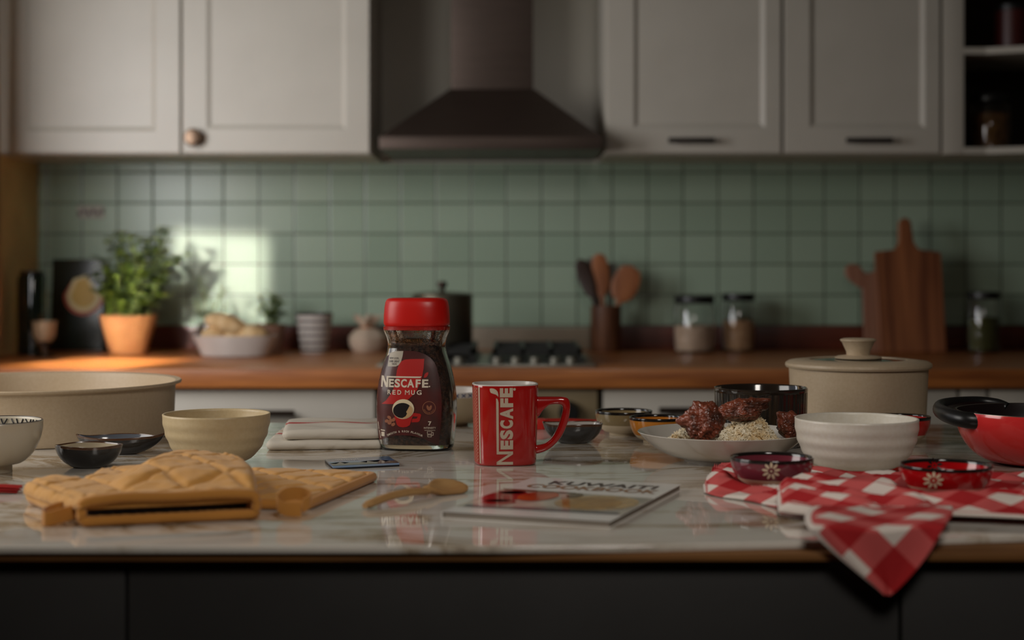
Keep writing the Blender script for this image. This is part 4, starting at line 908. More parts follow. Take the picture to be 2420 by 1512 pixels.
# handle
Hs = F/MY
def hpt(px, py): return ((px-1210)/Hs-MX, CZ-TZ-(py-HZ)/Hs)
outl = [(1262,937),(1285,936.5),(1310,936.5),(1330,937),(1341,940),(1346,948),(1348,962),(1346,980),(1341,1000),(1332,1022),(1322,1038),(1308,1053),(1292,1064),(1276,1070),(1260,1073)]
inl = [(1262,990),(1273,984),(1281,971),(1291,959.5),(1308,955),(1321,955),(1328,958),(1329.5,968),(1326,983),(1320,1003),(1312,1020),(1303,1034),(1290,1045),(1276,1050),(1260,1052)]
def resample(pts, n):
    P = smoothpath([(a, b, 0) for a, b in pts], 8); L_ = [0]
    for a, b in zip(P[:-1], P[1:]): L_.append(L_[-1]+(b-a).length)
    out = []
    for i in range(n):
        d = L_[-1]*i/(n-1); k = max(j for j in range(len(L_)) if L_[j] <= d+1e-9); k = min(k, len(P)-2)
        f = (d-L_[k])/max(1e-9, L_[k+1]-L_[k]); out.append(P[k].lerp(P[k+1], min(1, f)))
    return out
O_ = smoothpath([(a, b, 0) for a, b in outl], 4); I_ = smoothpath([(a, b, 0) for a, b in inl], 4); rings = []
for a, b in zip(O_, I_):
    A = Vector((hpt(a.x, a.y)[0], 0, hpt(a.x, a.y)[1])); B = Vector((hpt(b.x, b.y)[0], 0, hpt(b.x, b.y)[1])); c_ = (A+B)/2; h_ = (A-B)/2
    rings.append([c_+h_*sgnpow(math.cos(t_), 0.7)+Vector((0, 0.0062*sgnpow(math.sin(t_), 0.7), 0)) for t_ in [2*PI*j/20 for j in range(20)]])
ho = obj('handle', loft(rings), redc, mug, ang=70); ho.rotation_euler = (0, 0, -MR)
# lettering running up the front face
ms = F/(MY-0.035)
def Mz(x, y):
    px, py = 1100+x/6.573, 880+y/6.573
    return ((px-1210)/ms-MX+0.035*math.sin(MR)*-1)/math.cos(MR), (CZ-TZ)-(py-HZ)/ms
def mmap(off):
    def f(x, z):
        s_ = msc(z); a, b = mA*s_, mB*s_; q = min(0.998, abs(x)/a); return Vector((x, -b*(1-q**mE)**(1/mE)-off, z))
    return f
def mt(ch, y0, y1, x0=540, x1=740, bold=0.035):   # letter turned a quarter left: reads upwards
    return text_mesh(ch, 0, 0, 0, 0, bold, rot=lambda u, v: Mz(x1+(x0-x1)*v, y1+(y0-y1)*u))
L_ = [mt('E', 1055, 1195, 545, bold=0.06), mt('S', 893, 1037, 538, bold=0.05), mt('C', 742, 872, 538, bold=0.05), mt('A', 556, 724, 538, bold=0.05), mt('F', 400, 540, bold=0.06), mt('E', 240, 385, 533, 735, bold=0.06)]
wrap('brand_letters', [], mmap(0.0004), mat('mug_cream_print', S(198,180,158), 0.35), mug, cut=0.003, meshes=L_)['label'] = 'cream lettering reading upwards'
mp_ = MATS['mug_cream_print']
NP = [[(485,1435),(485,1412),(660,1278),(740,1278),(740,1280),(560,1412),(740,1412),(740,1435)][0:0]]
NP = [[(485,1390),(740,1390),(740,1434),(485,1434)], [(485,1392),(740,1228),(740,1272),(485,1434)], [(487,1228),(740,1228),(740,1272),(487,1272)], [(475,402),(492,406),(506,430),(514,470),(520,1240),(487,1272)]]
wrap('brand_initial', [[Mz(*q) for q in P] for P in NP], mmap(0.0004), mp_, mug, cut=0.003)
wrap('accent_leaf', [[Mz(*q) for q in ((380,250),(405,245),(440,250),(475,268),(500,300),(509,340),(509,378),(496,362),(470,340),(430,328),(400,318),(386,300),(380,275))]], mmap(0.0004), mp_, mug, cut=0.003)
wrap('registered_dot', [circ(*Mz(760, 262), 0.0016)], mmap(0.0004), mp_, mug, cut=0.003)
# patterned strip on the left side of the mug
def smap(off):
    def f(u, z):
        s_ = msc(z); a, b = mA*s_+off, mB*s_+off; t_ = PI+u; return Vector((a*sgnpow(math.cos(t_), 2/mE), b*sgnpow(math.sin(t_), 2/mE), z))
    return f
def srect(u0, u1, z0, z1): return [(u0, z0), (u1, z0), (u1, z1), (u0, z1)]
st_ = wrap('pattern_strip', [srect(0.02, 0.62, 0.004, 0.096)], smap(0.0003), mat('strip_rust', S(168,62,42), 0.35), mug, cut=0.004); st_['label'] = 'narrow strip of tiny checks on the mug side'
P1 = []; P2 = []; r = random.Random(1)
for j in range(44):
    z = 0.005+j*0.00207
    for i in range(3):
        u = 0.06+0.16*i+(0.08 if j % 2 else 0); P1.append([(u, z), (u+0.06, z+0.0005), (u+0.10, z+0.00135), (u+0.04, z+0.0009)])
    P2.append([(0.52, z), (0.56, z+0.0009), (0.60, z), (0.56, z+0.0002)])
wrap('strip_dots', P1, smap(0.0006), mat('strip_cream', S(206,190,170), 0.4), st_, cut=0.05)
wrap('strip_dots', P2, smap(0.0006), mat('strip_black', S(34,24,24), 0.4), st_, cut=0.05)
wrap('strip_line', [srect(0.63, 0.70, 0.003, 0.097)], smap(0.0004), mp_, mug, cut=0.003)
# ---------------------------------------------------------------- cloth things, book, spoon and small things
def w2(pts, z=0.0): return [(p.x, p.y) for p in (at(a, b, z) for a, b in pts)]
def spl(pts, k=6): return [(p.x, p.y) for p in smoothpath([(a, b, 0) for a, b in pts], k, closed=True)]
gold = mat('mustard_quilted_cotton', S(210,154,78), 0.92, col2=S(206,149,72), scale=30, bump=0.35, bscale=700, sheen=0.25)
golddk = mat('mustard_binding', S(198,134,56), 0.92, bump=0.3, bscale=500, sheen=0.2)
cuff_shade = mat('cuff_shade_dark', S(34,32,34), 0.95)  # dark colour for the pad that stands in for shade in the cuff gap
def quilt(x, y, a1, a2, step, o=(0,0), w_=0.0035):
    q = 0
    for a in (a1, a2):
        d = ((x-o[0])*math.cos(a)+(y-o[1])*math.sin(a))/step; d = abs(d-round(d))*step
        q = max(q, math.exp(-(d/w_)**2))
    return q
def wrinkle(x, y, k): return noise.noise(Vector((x*30, y*95, k)))*0.6+noise.noise(Vector((x*90+y*40, y*210, k+5)))*0.4
# oven mitt: outline from cuff (front) round the hand and the thumb
mo = [(-0.4010,1.474),(-0.350,1.488),(-0.300,1.503),(-0.2540,1.520),(-0.2500,1.535),(-0.2620,1.600),(-0.2760,1.660),(-0.2980,1.715),(-0.3320,1.752),(-0.3760,1.766),(-0.4180,1.757),(-0.4470,1.730),(-0.4560,1.700),(-0.4520,1.664),(-0.4620,1.652),(-0.4800,1.660),(-0.4980,1.658),(-0.5080,1.640),(-0.5030,1.612),(-0.4850,1.584),(-0.4620,1.552),(-0.4360,1.520)]
mpoly = [(-0.4010,1.474),(-0.350,1.488),(-0.300,1.503)]+spl(mo, 5)[15:]
mt_ = thing('oven_mitt', 'mustard yellow quilted oven mitt lying with its open cuff towards the front', 'oven mitt', (-0.38, 1.62, TZ))
OX, OY = -0.38, 1.62
mp2 = [(a-OX, b-OY) for a, b in mpoly]
def cuffd(x, y): # distance from the cuff line
    return max(0.0, (y-(-0.146))*math.cos(0.32)-(x+0.021)*math.sin(0.32))
def sm(t_): t_ = max(0, min(1, t_)); return t_*t_*(3-2*t_)
def lift(x, y): return 0.0148*sm((x+OX+0.415)/0.045)*sm((y+OY-1.528)/0.06)      # it rides up on the pot holder
def seam(x, y): return 0.0170-0.0055*sm(cuffd(x, y)/0.05)+lift(x, y)
def mtop(x, y, d):
    h = rnd(d, 0.012); q = quilt(x+0.004*noise.noise(Vector((x*30, y*30, 0))), y, 0.60, 2.45, 0.050, (0.0, 0.01), 0.0030)
    return seam(x, y)+h*(0.0130-0.0048*q+0.0030*wrinkle(x, y, 1)+0.0022*noise.noise(Vector((x*22, y*22, 4)))+0.0045*math.exp(-((x-0.01)**2+(y-0.04)**2)/0.004))
def mbot_u(x, y, d): return seam(x, y)-0.0005-0.0015*rnd(d, 0.01)
obj('mitt_top', pillow(mp2, 0.0030, mtop, mbot_u), gold, mt_, ang=180)
ins_ = [(x*0.92, y*0.965) for x, y in mp2 if cuffd(x, y) < 0.07]
obj('cuff_shade_fill', pillow(ins_, 0.003, lambda x, y, d: 0.0150+lift(x, y), lambda x, y, d: 0.0095+lift(x, y)), cuff_shade, mt_, ang=180)['label'] = 'dark filler standing in for the shade inside the cuff opening'
def lb(x, y): return 0.0050+0.0042*sm(cuffd(x, y)/0.05)
def lbot(x, y, d): return lift(x, y)+lb(x, y)*(1-rnd(d, 0.008))
def ltop(x, y, d): return lift(x, y)+lb(x, y)+(0.0040-0.0025*sm(cuffd(x, y)/0.05))*rnd(d, 0.008)
obj('mitt_underside', pillow([(x*0.985, y*0.985) for x, y in mp2], 0.005, ltop, lbot), gold, mt_, ang=180)
c0 = Vector((mpoly[0][0]-OX, mpoly[0][1]-OY, 0)); c1 = Vector((-0.2525-OX, 1.518-OY, 0)); cd = (c1-c0); up_ = Vector((0,0,1)); nf = Vector((0.06, -0.24, 0)).normalized()*0.003
loop_ = [c0+cd*f+up_*(0.0235+0.003*math.sin(f*PI)+0.0012*math.sin(f*9))+nf for f in [i/14 for i in range(15)]]
loop_ += [c1+cd.normalized()*0.004+up_*z+nf for z in (0.020, 0.0125, 0.008)]
loop_ += [c0+cd*f+up_*0.0052+nf for f in [1-i/14 for i in range(15)]]
loop_ += [c0-cd.normalized()*0.004+up_*z+nf for z in (0.009, 0.0135, 0.020)]
obj('cuff_binding', tube(smoothpath(loop_, 2, closed=True), 0.0050, 12, closed=True), golddk, mt_)
# side seam and the hanging loop
hl = [at(205, 1190, 0.014), at(165, 1185, 0.017), at(128, 1195, 0.010), at(104, 1222, 0.0035), at(112, 1232, 0.003), at(140, 1225, 0.004), at(185, 1208, 0.012)]
def strap(path, w_, th=0.0012, name='hanging_loop', parent=None, m=None, org=(0,0,0), updir=Vector((0,0,1))):
    P = [Vector(p)-Vector(org) for p in smoothpath(path, 6)]; rings = []
    for i, p in enumerate(P):
        d = (P[min(i+1, len(P)-1)]-P[max(0, i-1)]).normalized(); n_ = d.cross(updir).normalized()
        rings.append([p+updir*w_/2+n_*th/2, p+updir*w_/2-n_*th/2, p-updir*w_/2-n_*th/2, p-updir*w_/2+n_*th/2])
    return obj(name, loft(rings), m or golddk, parent)
strap([at(196, 1196, 0.012), at(150, 1200, 0.010), at(112, 1212, 0.0075), at(100, 1222, 0.0072), at(112, 1226, 0.0072), at(150, 1216, 0.009), at(190, 1206, 0.011)], 0.0135, parent=mt_, org=(OX, OY, TZ))
# pot holder
A_ = at(722, 1207); B_ = at(888, 1136); Cc = at(560, 1118); 
qp = [(A_.x, A_.y), (B_.x, B_.y), (B_.x-0.172, B_.y+0.038), (A_.x-0.176, A_.y+0.034)]
def rc(poly, r_):
    out = []
    n = len(poly)
    for i in range(n):
        p0, p1, p2 = (Vector(poly[i-1]), Vector(poly[i]), Vector(poly[(i+1) % n])); a = p1+(p0-p1).normalized()*r_; b = p1+(p2-p1).normalized()*r_
        for k in range(6): t_ = k/5; out.append(tuple((1-t_)**2*a+2*t_*(1-t_)*p1+t_*t_*b))
    return out
HX, HY_ = qp[0][0]-0.09, qp[0][1]+0.12
hp2 = [(x-HX, y-HY_) for x, y in rc(qp, 0.014)]
ph_ = thing('pot_holder', 'square mustard yellow quilted pot holder half under the oven mitt', 'pot holder', (HX, HY_, TZ))
e_ = Vector((B_.x-A_.x, B_.y-A_.y)); ea = math.atan2(e_.y, e_.x)
# the mitt rests on this corner: flatten it there so that the layers do not cut each other
def flat(x, y):
    q = (x+HX-OX, y+HY_-OY); ds = min(seg_dist(q, mp2[k-1], mp2[k])[0] for k in range(0, len(mp2), 2))
    return ds if not inside(q, mp2) else -ds
def phtop(x, y, d):
    q = quilt(x, y, ea+PI/4+0.15, ea-PI/4+0.05, 0.047, (0.02, 0.0), 0.003)
    return 0.0045+rnd(d, 0.009)*(0.0082-0.0045*q+0.0020*wrinkle(x, y, 9))
hp3 = [p for p in hp2]
# outline cut where the mitt lies, tucked a little under it
obj('quilted_pad', pillow([(x, y) for x, y in hp2], 0.0030, phtop, lambda x, y, d: 0.0045-0.0045*rnd(d, 0.009)), gold, ph_, ang=180)
obj('edge_binding', tube([(x, y, 0.0056) for x, y in hp2], 0.0052, 10, closed=True), golddk, ph_)
strap([at(715, 1196, 0.012), at(735, 1180, 0.017), at(712, 1166, 0.022), at(676, 1168, 0.022), at(655, 1186, 0.016), at(672, 1202, 0.010), at(712, 1205, 0.009)], 0.013, parent=ph_, org=(HX, HY_, TZ))
# folded kitchen towel
tw_ = [(0.0,0.0)]
lin = bpy.data.materials.new('white_linen_red_stripe'); lin.use_nodes = True
nt = lin.node_tree; N = nt.nodes; L = nt.links; b = N['Principled BSDF']; b.inputs['Roughness'].default_value = 0.9
uv = N.new('ShaderNodeUVMap'); sp = N.new('ShaderNodeSeparateXYZ'); L.new(uv.outputs[0], sp.inputs[0])
def band(c, w_):
    a = N.new('ShaderNodeMath'); a.operation = 'SUBTRACT'; L.new(sp.outputs[1], a.inputs[0]); a.inputs[1].default_value = c
    q = N.new('ShaderNodeMath'); q.operation = 'ABSOLUTE'; L.new(a.outputs[0], q.inputs[0]); r_ = N.new('ShaderNodeMath'); r_.operation = 'LESS_THAN'; L.new(q.outputs[0], r_.inputs[0]); r_.inputs[1].default_value = w_; return r_.outputs[0]
mx1 = N.new('ShaderNodeMix'); mx1.data_type = 'RGBA'; L.new(band(0.105, 0.0045), mx1.inputs[0]); mx1.inputs[6].default_value = (*S(206,198,184), 1); mx1.inputs[7].default_value = (*S(178,36,40), 1)
mx2 = N.new('ShaderNodeMix'); mx2.data_type = 'RGBA'; L.new(band(0.130, 0.003), mx2.inputs[0]); L.new(mx1.outputs[2], mx2.inputs[6]); mx2.inputs[7].default_value = (*S(186,140,84), 1)
L.new(mx2.outputs[2], b.inputs['Base Color']); n2 = N.new('ShaderNodeTexNoise'); n2.inputs['Scale'].default_value = 600; bp = N.new('ShaderNodeBump'); bp.inputs['Strength'].default_value = 0.2; bp.inputs['Distance'].default_value = 0.001
L.new(n2.outputs['Fac'], bp.inputs['Height']); L.new(bp.outputs[0], b.inputs['Normal'])
p0 = at(625, 1066)
tt = thing('kitchen_towel', 'folded white kitchen towel with red stripes, left of the coffee jar', 'towel', (p0.x, p0.y, TZ))
def towel_layer(name, poly, z0, z1, seed, rx):
    def zt_(x, y, d): return (z0+z1)/2+rnd(d, 0.007)*((z1-z0)/2+0.0022*noise.noise(Vector((x*18+seed, y*40, 0)))+0.0022*(noise.noise(Vector((x*9, y*25+seed, 3)))))
    def zb_(x, y, d): return (z0+z1)/2-rnd(d, 0.007)*(z1-z0)/2
    o = obj(name, pillow(poly, 0.004, zt_, zb_), lin, tt, ang=180); uvproj(o, lambda c: (c.x, c.y)); return o
wv = lambda L_, a, k: [(x, y+a*math.sin(x*60+k)) for x, y in L_]
towel_layer('towel_fold', rc([(0.0, 0.002), (0.160, 0.018), (0.150, 0.20), (-0.006, 0.185)], 0.012), 0.0, 0.0135, 1, 0)
towel_layer('towel_fold', rc([(0.022, 0.006), (0.158, 0.020), (0.148, 0.188), (0.004, 0.172)], 0.012), 0.0137, 0.0265, 4, 0)
towel_layer('towel_fold', rc([(-0.012, 0.060), (0.034, 0.050), (0.05, 0.17), (-0.008, 0.165)], 0.012), 0.0110, 0.0180, 8, 0) if False else None
# checked napkin
chk = bpy.data.materials.new('red_white_check_cloth'); chk.use_nodes = True
nt = chk.node_tree; N = nt.nodes; L = nt.links; b = N['Principled BSDF']; b.inputs['Roughness'].default_value = 0.85
uv = N.new('ShaderNodeUVMap'); sp = N.new('ShaderNodeSeparateXYZ'); L.new(uv.outputs[0], sp.inputs[0])
def stripe(out, per, duty, off):
    a = N.new('ShaderNodeMath'); a.operation = 'MULTIPLY_ADD'; L.new(out, a.inputs[0]); a.inputs[1].default_value = 1/per; a.inputs[2].default_value = 50+off
    f = N.new('ShaderNodeMath'); f.operation = 'FRACT'; L.new(a.outputs[0], f.inputs[0]); l_ = N.new('ShaderNodeMath'); l_.operation = 'LESS_THAN'; L.new(f.outputs[0], l_.inputs[0]); l_.inputs[1].default_value = duty; return l_.outputs[0]
su, sv = stripe(sp.outputs[0], 0.056, 0.52, 0.10), stripe(sp.outputs[1], 0.056, 0.52, 0.25)
ad = N.new('ShaderNodeMath'); ad.operation = 'ADD'; L.new(su, ad.inputs[0]); L.new(sv, ad.inputs[1])
hf = N.new('ShaderNodeMath'); hf.operation = 'MULTIPLY'; L.new(ad.outputs[0], hf.inputs[0]); hf.inputs[1].default_value = 0.5
rp = N.new('ShaderNodeValToRGB'); rp.color_ramp.interpolation = 'CONSTANT'; e = rp.color_ramp.elements; e[0].position = 0; e[0].color = (*S(216,204,194), 1); e[1].position = 0.3; e[1].color = (*S(192,80,78), 1); x = e.new(0.8); x.color = (*S(164,14,20), 1)
L.new(hf.outputs[0], rp.inputs['Fac']); L.new(rp.outputs[0], b.inputs['Base Color'])
n2 = N.new('ShaderNodeTexNoise'); n2.inputs['Scale'].default_value = 500; bp = N.new('ShaderNodeBump'); bp.inputs['Strength'].default_value = 0.15; bp.inputs['Distance'].default_value = 0.001
L.new(n2.outputs['Fac'], bp.inputs['Height']); L.new(bp.outputs[0], b.inputs['Normal'])
foot_c = [(at(1824, 1152, NZ), 0.032, 0.056), (at(2235, 1172, NZ), 0.034, 0.060), (at(2024, 1113), 0.05, 0.075), (at(2462, 1094), 0.10, 0.13)]
def mask(x, y):
    m_ = 1.0
    for c_, r0, r1 in foot_c:
        dy_ = y-c_.y; d = math.hypot(x-c_.x, dy_*(0.85 if dy_ < 0 else 1)); t_ = max(0, min(1, (d-r0)/(r1-r0))); m_ = min(m_, t_*t_*(3-2*t_))
    return m_
def curve(pts, n):
    P = smoothpath([(a, b, 0) for a, b in pts], 10); out = []
    L_ = [0]
    for a, b_ in zip(P[:-1], P[1:]): L_.append(L_[-1]+(b_-a).length)
    k = 0
    for i in range(n):
        d = L_[-1]*i/(n-1)
        while k < len(P)-2 and L_[k+1] < d: k += 1
        f = (d-L_[k])/max(1e-9, L_[k+1]-L_[k]); out.append(P[k].lerp(P[k+1], min(1, f)))
    return out
nbm = bmesh.new(); uvl = nbm.loops.layers.uv.new('UVMap'); ca, sa = math.cos(0.62), math.sin(0.62)
def sheet(back, front, zf, hem=-1, nu=120, nv=44, uvo=(0, 0), uvf=None, three=None):
    Bc, Fc = curve(back, nu), curve(front, nu); rows = []
    for j in range(nv+1):
        t_ = j/nv; row = []
        for i in range(nu):
            s_ = i/(nu-1)
            if three: co, u_ = three(s_, t_, Bc[i], Fc[i])
            else:
                a, b_ = at(Bc[i].x, Bc[i].y), at(Fc[i].x, Fc[i].y); p = a.lerp(b_, t_); p.z = TZ+zf(p.x, p.y, s_, t_); co = p
                u_ = (p.x*ca+p.y*sa+uvo[0]+1.6*(p.z-TZ), -p.x*sa+p.y*ca+uvo[1]+1.1*(p.z-TZ))
                if s_ < 0.010 or t_ < hem or t_ > 1-hem: u_ = (0.0364, 0.0280)
            row.append((nbm.verts.new(co), u_))
        rows.append(row)
    for a, b_ in zip(rows[:-1], rows[1:]):
        for i in range(nu-1):
            q = (a[i], b_[i], b_[i+1], a[i+1]); f = nbm.faces.new([v[0] for v in q])
            for l_, v in zip(f.loops, q): l_[uvl].uv = v[1]
def ridge(x, y, ang, per, ph, k=0.5):
    t_ = (x*math.cos(ang)+y*math.sin(ang))/per+ph+k*noise.noise(Vector((x*9, y*9, ph)))
    return (0.5+0.5*math.cos(2*PI*t_))**1.3
def zA(x, y, s_, t_):
    e_ = min(1, t_/0.10)*min(1, (1-t_)/0.12)*min(1, s_/0.035); e_ = math.sqrt(max(0, e_))
    m_ = mask(x, y)
    return 0.0012+e_*(0.0003+m_*(0.0020+0.0110*ridge(x, y, 0.95, 0.040, 0.2, 0.8)**1.3+0.003*ridge(x, y, 0.2, 0.05, 0.6)+0.002*noise.noise(Vector((x*40, y*40, 0)))))
sheet([(1662,1150),(1700,1118),(1745,1108),(1830,1116),(1960,1132),(2110,1140),(2300,1136),(2400,1140),(2600,1150)], [(1664,1166),(1700,1176),(1770,1186),(1850,1204),(1960,1215),(2130,1220),(2330,1226),(2460,1230),(2640,1238)], zA, nu=190, nv=60)
def zB(x, y, s_, t_):
    e_ = min(1, t_/0.12)*min(1, (1-t_)/0.14)*min(1, s_/0.03); e_ = max(0, e_)**0.5; m_ = mask(x, y); m0 = 0.0022+0.0045*m_
    return m0*min(1, t_*6)+0.0006+e_*m_*(0.0020+0.0125*ridge(x, y, 0.98, 0.038, 0.30, 0.8)**1.4+0.004*ridge(x, y, 0.80, 0.083, 0.1, 0.9)+0.0035*ridge(x, y, 0.5, 0.045, 0.1)+0.0015*noise.noise(Vector((x*50, y*50, 2))))
sheet([(1830,1160),(1900,1152),(1990,1166),(2080,1196),(2200,1210),(2330,1208),(2460,1206),(2640,1212)], [(1840,1226),(1880,1232),(1940,1236),(2060,1236),(2200,1236),(2330,1240),(2460,1246),(2660,1258)], zB, hem=0.035, nu=210, nv=70, uvo=(0.03, 0.01))
# the corner hanging over the front edge
Lc = curve([(1930,1196),(1908,1208),(1903,1232),(1925,1264),(1975,1310),(2030,1356),(2072,1390),(2090,1406)], 41)
Rc = curve([(2250,1196),(2252,1214),(2240,1232),(2222,1262),(2196,1306),(2160,1352),(2124,1390),(2102,1407)], 41)
def edgeD(px): # depth of the worktop's front edge under this column
    X = (px-1210)*1.42/F
    for (xa, ya), (xb, yb) in zip(FE[:-1], FE[1:]):
        if xa <= X <= xb: return ya+(yb-ya)*(X-xa)/(xb-xa)
    return 1.44
def C3(s_, t_, B_, F_):
    k = t_*40; i = min(39, int(k)); f = k-i; a = Lc[i].lerp(Lc[i+1], f); b_ = Rc[i].lerp(Rc[i+1], f); q = a.lerp(b_, s_)
    ez = edgeD(q.x); zt0 = 0.0145+0.004*math.sin(s_*7+1.0)*(1-t_)+0.003*math.sin(s_*PI)
    Dt = (CZ-TZ-zt0)*F/(q.y-HZ)          # where the ray meets the layer lying on the table
    Dh = 1.3670-0.0030*math.sin(s_*6.0+t_*2)-0.0015*math.sin(s_*13)      # hanging plane in front of the edge
    wv_ = 0.0045; D = 0.5*(Dt+Dh)+0.5*math.sqrt((Dt-Dh)**2+wv_**2)
    co = atD(q.x, q.y, D)
    U = ((q.x-1905)*0.73+(q.y-1235)*0.68)/2700; V = ((q.x-1905)*0.70-(q.y-1235)*0.71)/2700
    if Dt > Dh: V += (Dt-Dh)*0.9*0.7; U -= (Dt-Dh)*0.6*0.5
    if s_ < 0.04: return co, (0.0364, 0.0280)
    return co, (U+0.0364, V+0.0320)
sheet([(0,0),(1,0)], [(0,1),(1,1)], None, nu=80, nv=90, three=C3)
for v in nbm.verts: pass
bmesh.ops.recalc_face_normals(nbm, faces=nbm.faces[:])
nap = obj('checked_napkin', nbm, chk, ang=180); md = nap.modifiers.new('s', 'SOLIDIFY'); md.thickness = 0.0010; md.offset = 0.0
tag(nap, 'crumpled red and white checked napkin with one corner hanging over the worktop edge', 'napkin')

# cookbook
bc = (0.0585, 1.6190); ang = math.radians(-20.5); T0 = 0.0066
bk = thing('cookbook', 'thin white paperback cookbook with a food picture lying in front of the red mug', 'book', (bc[0], bc[1], TZ), ang)
bw, bl = 0.0860, 0.1330
obj('pages', bx(-bw+0.001, bw-0.002, -bl+0.0012, bl-0.0012, 0.0005, T0-0.0005), mat('paper_edges', S(138,128,116), 0.85), bk, smooth=False)
cv = mat('glossy_white_cover', S(230,226,220), 0.25, coat=0.3)
bm = bx(-bw, bw, -bl, bl, T0-0.0004, T0); box(bm, -bw, bw, -bl, bl, 0, 0.0005); box(bm, -bw-0.0004, -bw+0.0006, -bl, bl, 0, T0-0.0004)
co_ = obj('cover', bm, cv, bk, smooth=False)
def bmap(z): return lambda x, y: Vector((x, y, T0+z))
pic = mat('food_picture', S(206,196,180), 0.16, col2=S(150,140,128), scale=22, coat=0.3)
wrap('cover_picture', [[(-bw+.001, -0.100), (bw-.001, -0.095), (bw-.001, 0.020), (-bw+.001, 0.036)]], bmap(0.0003), pic, co_, cut=0.05)
def blob(name, polys, col, z, c2=None): wrap(name, polys, bmap(z), mat('picture_'+name, col, 0.18, col2=c2, scale=60, coat=0.3), co_, cut=0.05)
blob('red_garnish', [circ(-0.062, -0.022, 0.022, 0.040), circ(-0.066, 0.010, 0.015, 0.014), circ(-0.055, -0.060, 0.018, 0.018)], S(150,32,34), 0.0005, S(110,24,30))
blob('orange_dish', [circ(-0.030, -0.010, 0.020, 0.034)], S(196,84,36), 0.0007, S(150,50,24))
blob('platter', [circ(0.040, -0.030, 0.042, 0.050)], S(196,160,104), 0.0005, S(160,130,90))
blob('golden_rice', [circ(0.036, -0.034, 0.030, 0.036)], S(190,142,70), 0.0007, S(150,106,50))
blob('grey_band', [[(-0.078, -0.098), (0.080, -0.094), (0.080, -0.082), (-0.078, -0.084)]], S(120,116,116), 0.0008)
blob('brown_edge', [[(-0.080, 0.030), (0.0, 0.026), (0.0, 0.020), (-0.080, 0.022)], circ(0.004, 0.008, 0.008, 0.016)], S(110,78,50), 0.0009)
ti = text_mesh('KUWAITI', -0.052, 0.068, 0.082, 0.108, 0.02, shear=0.0)
wrap('title_text', [], bmap(0.0004), mat('dark_title_ink', S(66,52,48), 0.3), co_, cut=0.5, meshes=[ti])
ti = text_mesh('COOKBOOK', -0.068, 0.078, 0.051, 0.077, 0.02)
wrap('title_text', [], bmap(0.0004), mat('brown_title_ink', S(146,104,66), 0.3), co_, cut=0.5, meshes=[ti])
# glossy postcard
q = [at(*c) for c in ((787, 1110), (944, 1102), (918, 1085), (768, 1093))]; o_ = sum(q, Vector())/4
pc = thing('postcard_magnet', 'small glossy blue picture card with a skyline lying in front of the coffee jar', 'card', o_)
pts = [(v.x-o_.x, v.y-o_.y) for v in q]
def PC(u, v): a = Vector(pts[0]).lerp(Vector(pts[1]), u); b_ = Vector(pts[3]).lerp(Vector(pts[2]), u); r_ = a.lerp(b_, v); return (r_.x, r_.y)
obj('card_back', prism(pts, 0, 0.0020), mat('black_card_edge', S(28,28,32), 0.3), pc, bevel=0.0004)
obj('picture_face', prism([PC(0.0, 0.0), PC(1, 0), PC(1, 1), PC(0, 1)], 0.0021, 0.0042), mat('sky_blue_gloss', S(92,140,196), 0.12, col2=S(150,170,194), scale=12, coat=0.5), pc, bevel=0.0004)
sk = [PC(0.0, 0.03)]+[PC(1, 0.03)]+[PC(1-i/24, 0.22+0.16*abs(math.sin(i*2.3))+(0.12 if i % 5 == 0 else 0)) for i in range(25)]
wrap('skyline', [sk], lambda x, y: Vector((x, y, 0.0045)), mat('skyline_print', S(120,106,90), 0.2, col2=S(60,52,46), scale=90, coat=0.4), pc, cut=0.5)
P_ = []
for i in range(11): u = 0.12+0.035*i; P_.append([PC(u, 0.72), PC(u+0.018, 0.72), PC(u+0.018, 0.84), PC(u, 0.84)])
wrap('printed_caption', P_, lambda x, y: Vector((x, y, 0.0046)), mat('white_print', S(214,214,210), 0.3), pc, cut=0.5)
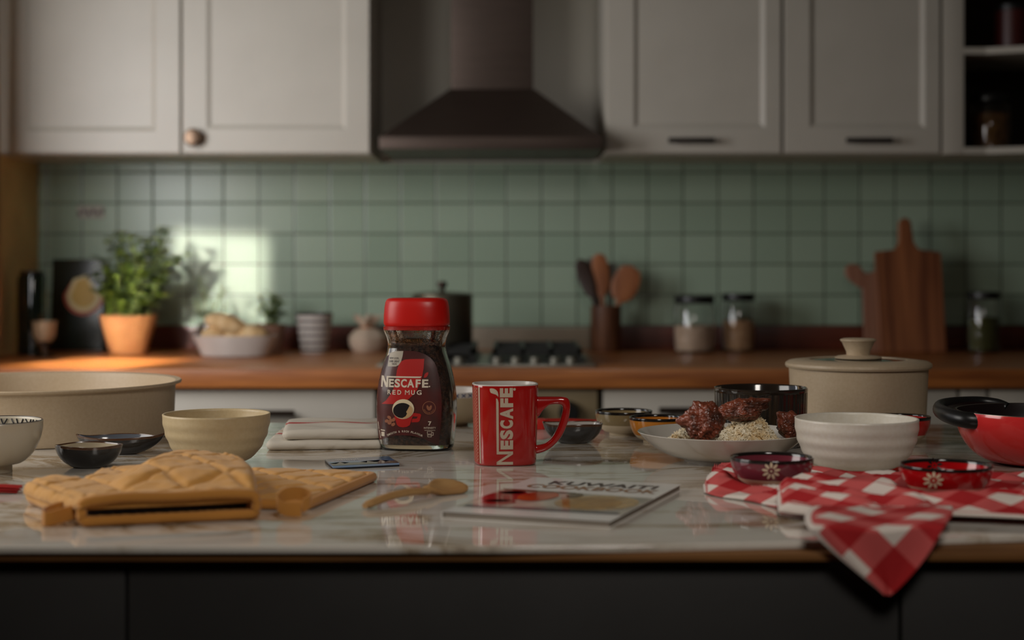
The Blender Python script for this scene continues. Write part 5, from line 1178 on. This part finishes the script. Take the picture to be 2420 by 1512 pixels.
# wooden spoon
woodsp = mat('pale_spoon_wood', S(178,138,88), 0.55, col2=S(160,118,70), scale=10, stretch=(2,8,8), bump=0.1, bscale=200)
a = at(862, 1204); b_ = at(1090, 1158); d = (b_-a); Ls = d.length; rz_ = math.atan2(d.y, d.x)
rings = []; n = 56
for i in range(n+1):
    f = i/n; x = Ls*f
    zc_ = 0.0036+0.0052*math.sin(min(1, f/0.72)*PI)**1.0
    if f < 0.62: hw_ = 0.0058+0.0010*f; th = 0.0040; cup = 0
    else:
        k = (f-0.62)/0.38; hw_ = 0.0064+(0.0215-0.0064)*math.sin(min(1, k*1.25)*PI/2)**1.6; hw_ *= math.sqrt(max(0.0, 1-max(0, (k-0.55)/0.45)**2.2)) if k > 0.55 else 1
        te = math.sqrt(max(0.02, 1-max(0, (k-0.7)/0.3)**2)); hw_ = max(hw_, 0.0008); th = 0.0040+0.0022*math.sin(k*PI); th *= te; cup = 0.0085*max(0, math.sin(PI*min(1, max(0, (k-0.12)/0.86))))**0.8; zc_ = max(zc_*(1-k), 0)+0.0062*k+0.0020
    if f < 0.02: hw_ *= 0.6; th *= 0.7
    ring = []
    for j in range(28):
        t_ = 2*PI*j/28; yy = hw_*math.cos(t_); zz = th*math.sin(t_)
        if cup or f > 0.62: zz += yy*0.24*min(1, (f-0.62)/0.10); 
        if zz-yy*0.24 > 0 and cup: zz = zz-cup*(1-(yy/hw_)**2)*0.95; zz = max(zz, yy*0.24-th*abs(math.sin(t_))+0.0010)
        if zz < 0 and cup: zz *= 1.0
        ring.append((x-Ls/2, yy, max(0.0, zc_+zz)))
    rings.append(ring)
sp_ = obj('wooden_spoon', loft(rings), woodsp, ang=60); sp_.location = ((a.x+b_.x)/2, (a.y+b_.y)/2, TZ+0.0002); sp_.rotation_euler = (0, 0, rz_)
tag(sp_, 'small pale wooden spoon lying on the marble between the pot holder and the cookbook', 'spoon')
# red silicone spatula at the back
a = at(1292, 1003, 0.006); b_ = at(1432, 999, 0.006)
ss = thing('silicone_spatula', 'red silicone spatula lying behind the grey dish, seen past the mug handle', 'spatula', (a.x, a.y, TZ), math.atan2(b_.y-a.y, b_.x-a.x))
redsil = mat('red_silicone', S(214,36,28), 0.4)
obj('spatula_head', prism([(-0.040, -0.016), (-0.010, -0.018), (0.0, -0.008), (0.0, 0.008), (-0.010, 0.018), (-0.036, 0.018), (-0.044, 0.004)], 0.0, 0.0150), redsil, ss, bevel=0.002)
obj('handle', tube([(0.0005, 0, 0.0105), (0.03, 0, 0.0100), (0.09, 0, 0.0062)], 0.0048, 12), mat('dark_red_handle', S(170,40,30), 0.35), ss)
# red pastry brush tip at the left edge
c_ = at(52, 1164)
pb = thing('pastry_brush', 'red silicone pastry brush poking in at the left edge below the bowls', 'brush', (c_.x, c_.y, TZ), 0.10)
r = random.Random(6); bm = bmesh.new()
for j in range(9):
    for k in range(3):
        y = (j-4)*0.0022; z = 0.0022+k*0.0026
        tube([(-0.050, y*0.8, z), (-0.02, y+r.uniform(-.0006, .0006), z+r.uniform(-.0004, .0006)), (-r.uniform(0, 0.006), y*1.12, z*0.85+r.uniform(-.0004, .0004))], [0.0011, 0.0010, 0.0007], 6, bm=bm)
obj('bristles', bm, mat('deep_red_silicone', S(176,22,20), 0.4), pb)
obj('ferrule', bx(-0.070, -0.0502, -0.011, 0.011, 0.0002, 0.0105), mat('deep_red_silicone', S(176,22,20), 0.4), pb, bevel=0.001)
obj('handle', tube([(-0.069, 0, 0.006), (-0.17, 0, 0.006)], 0.0055), redsil, pb)
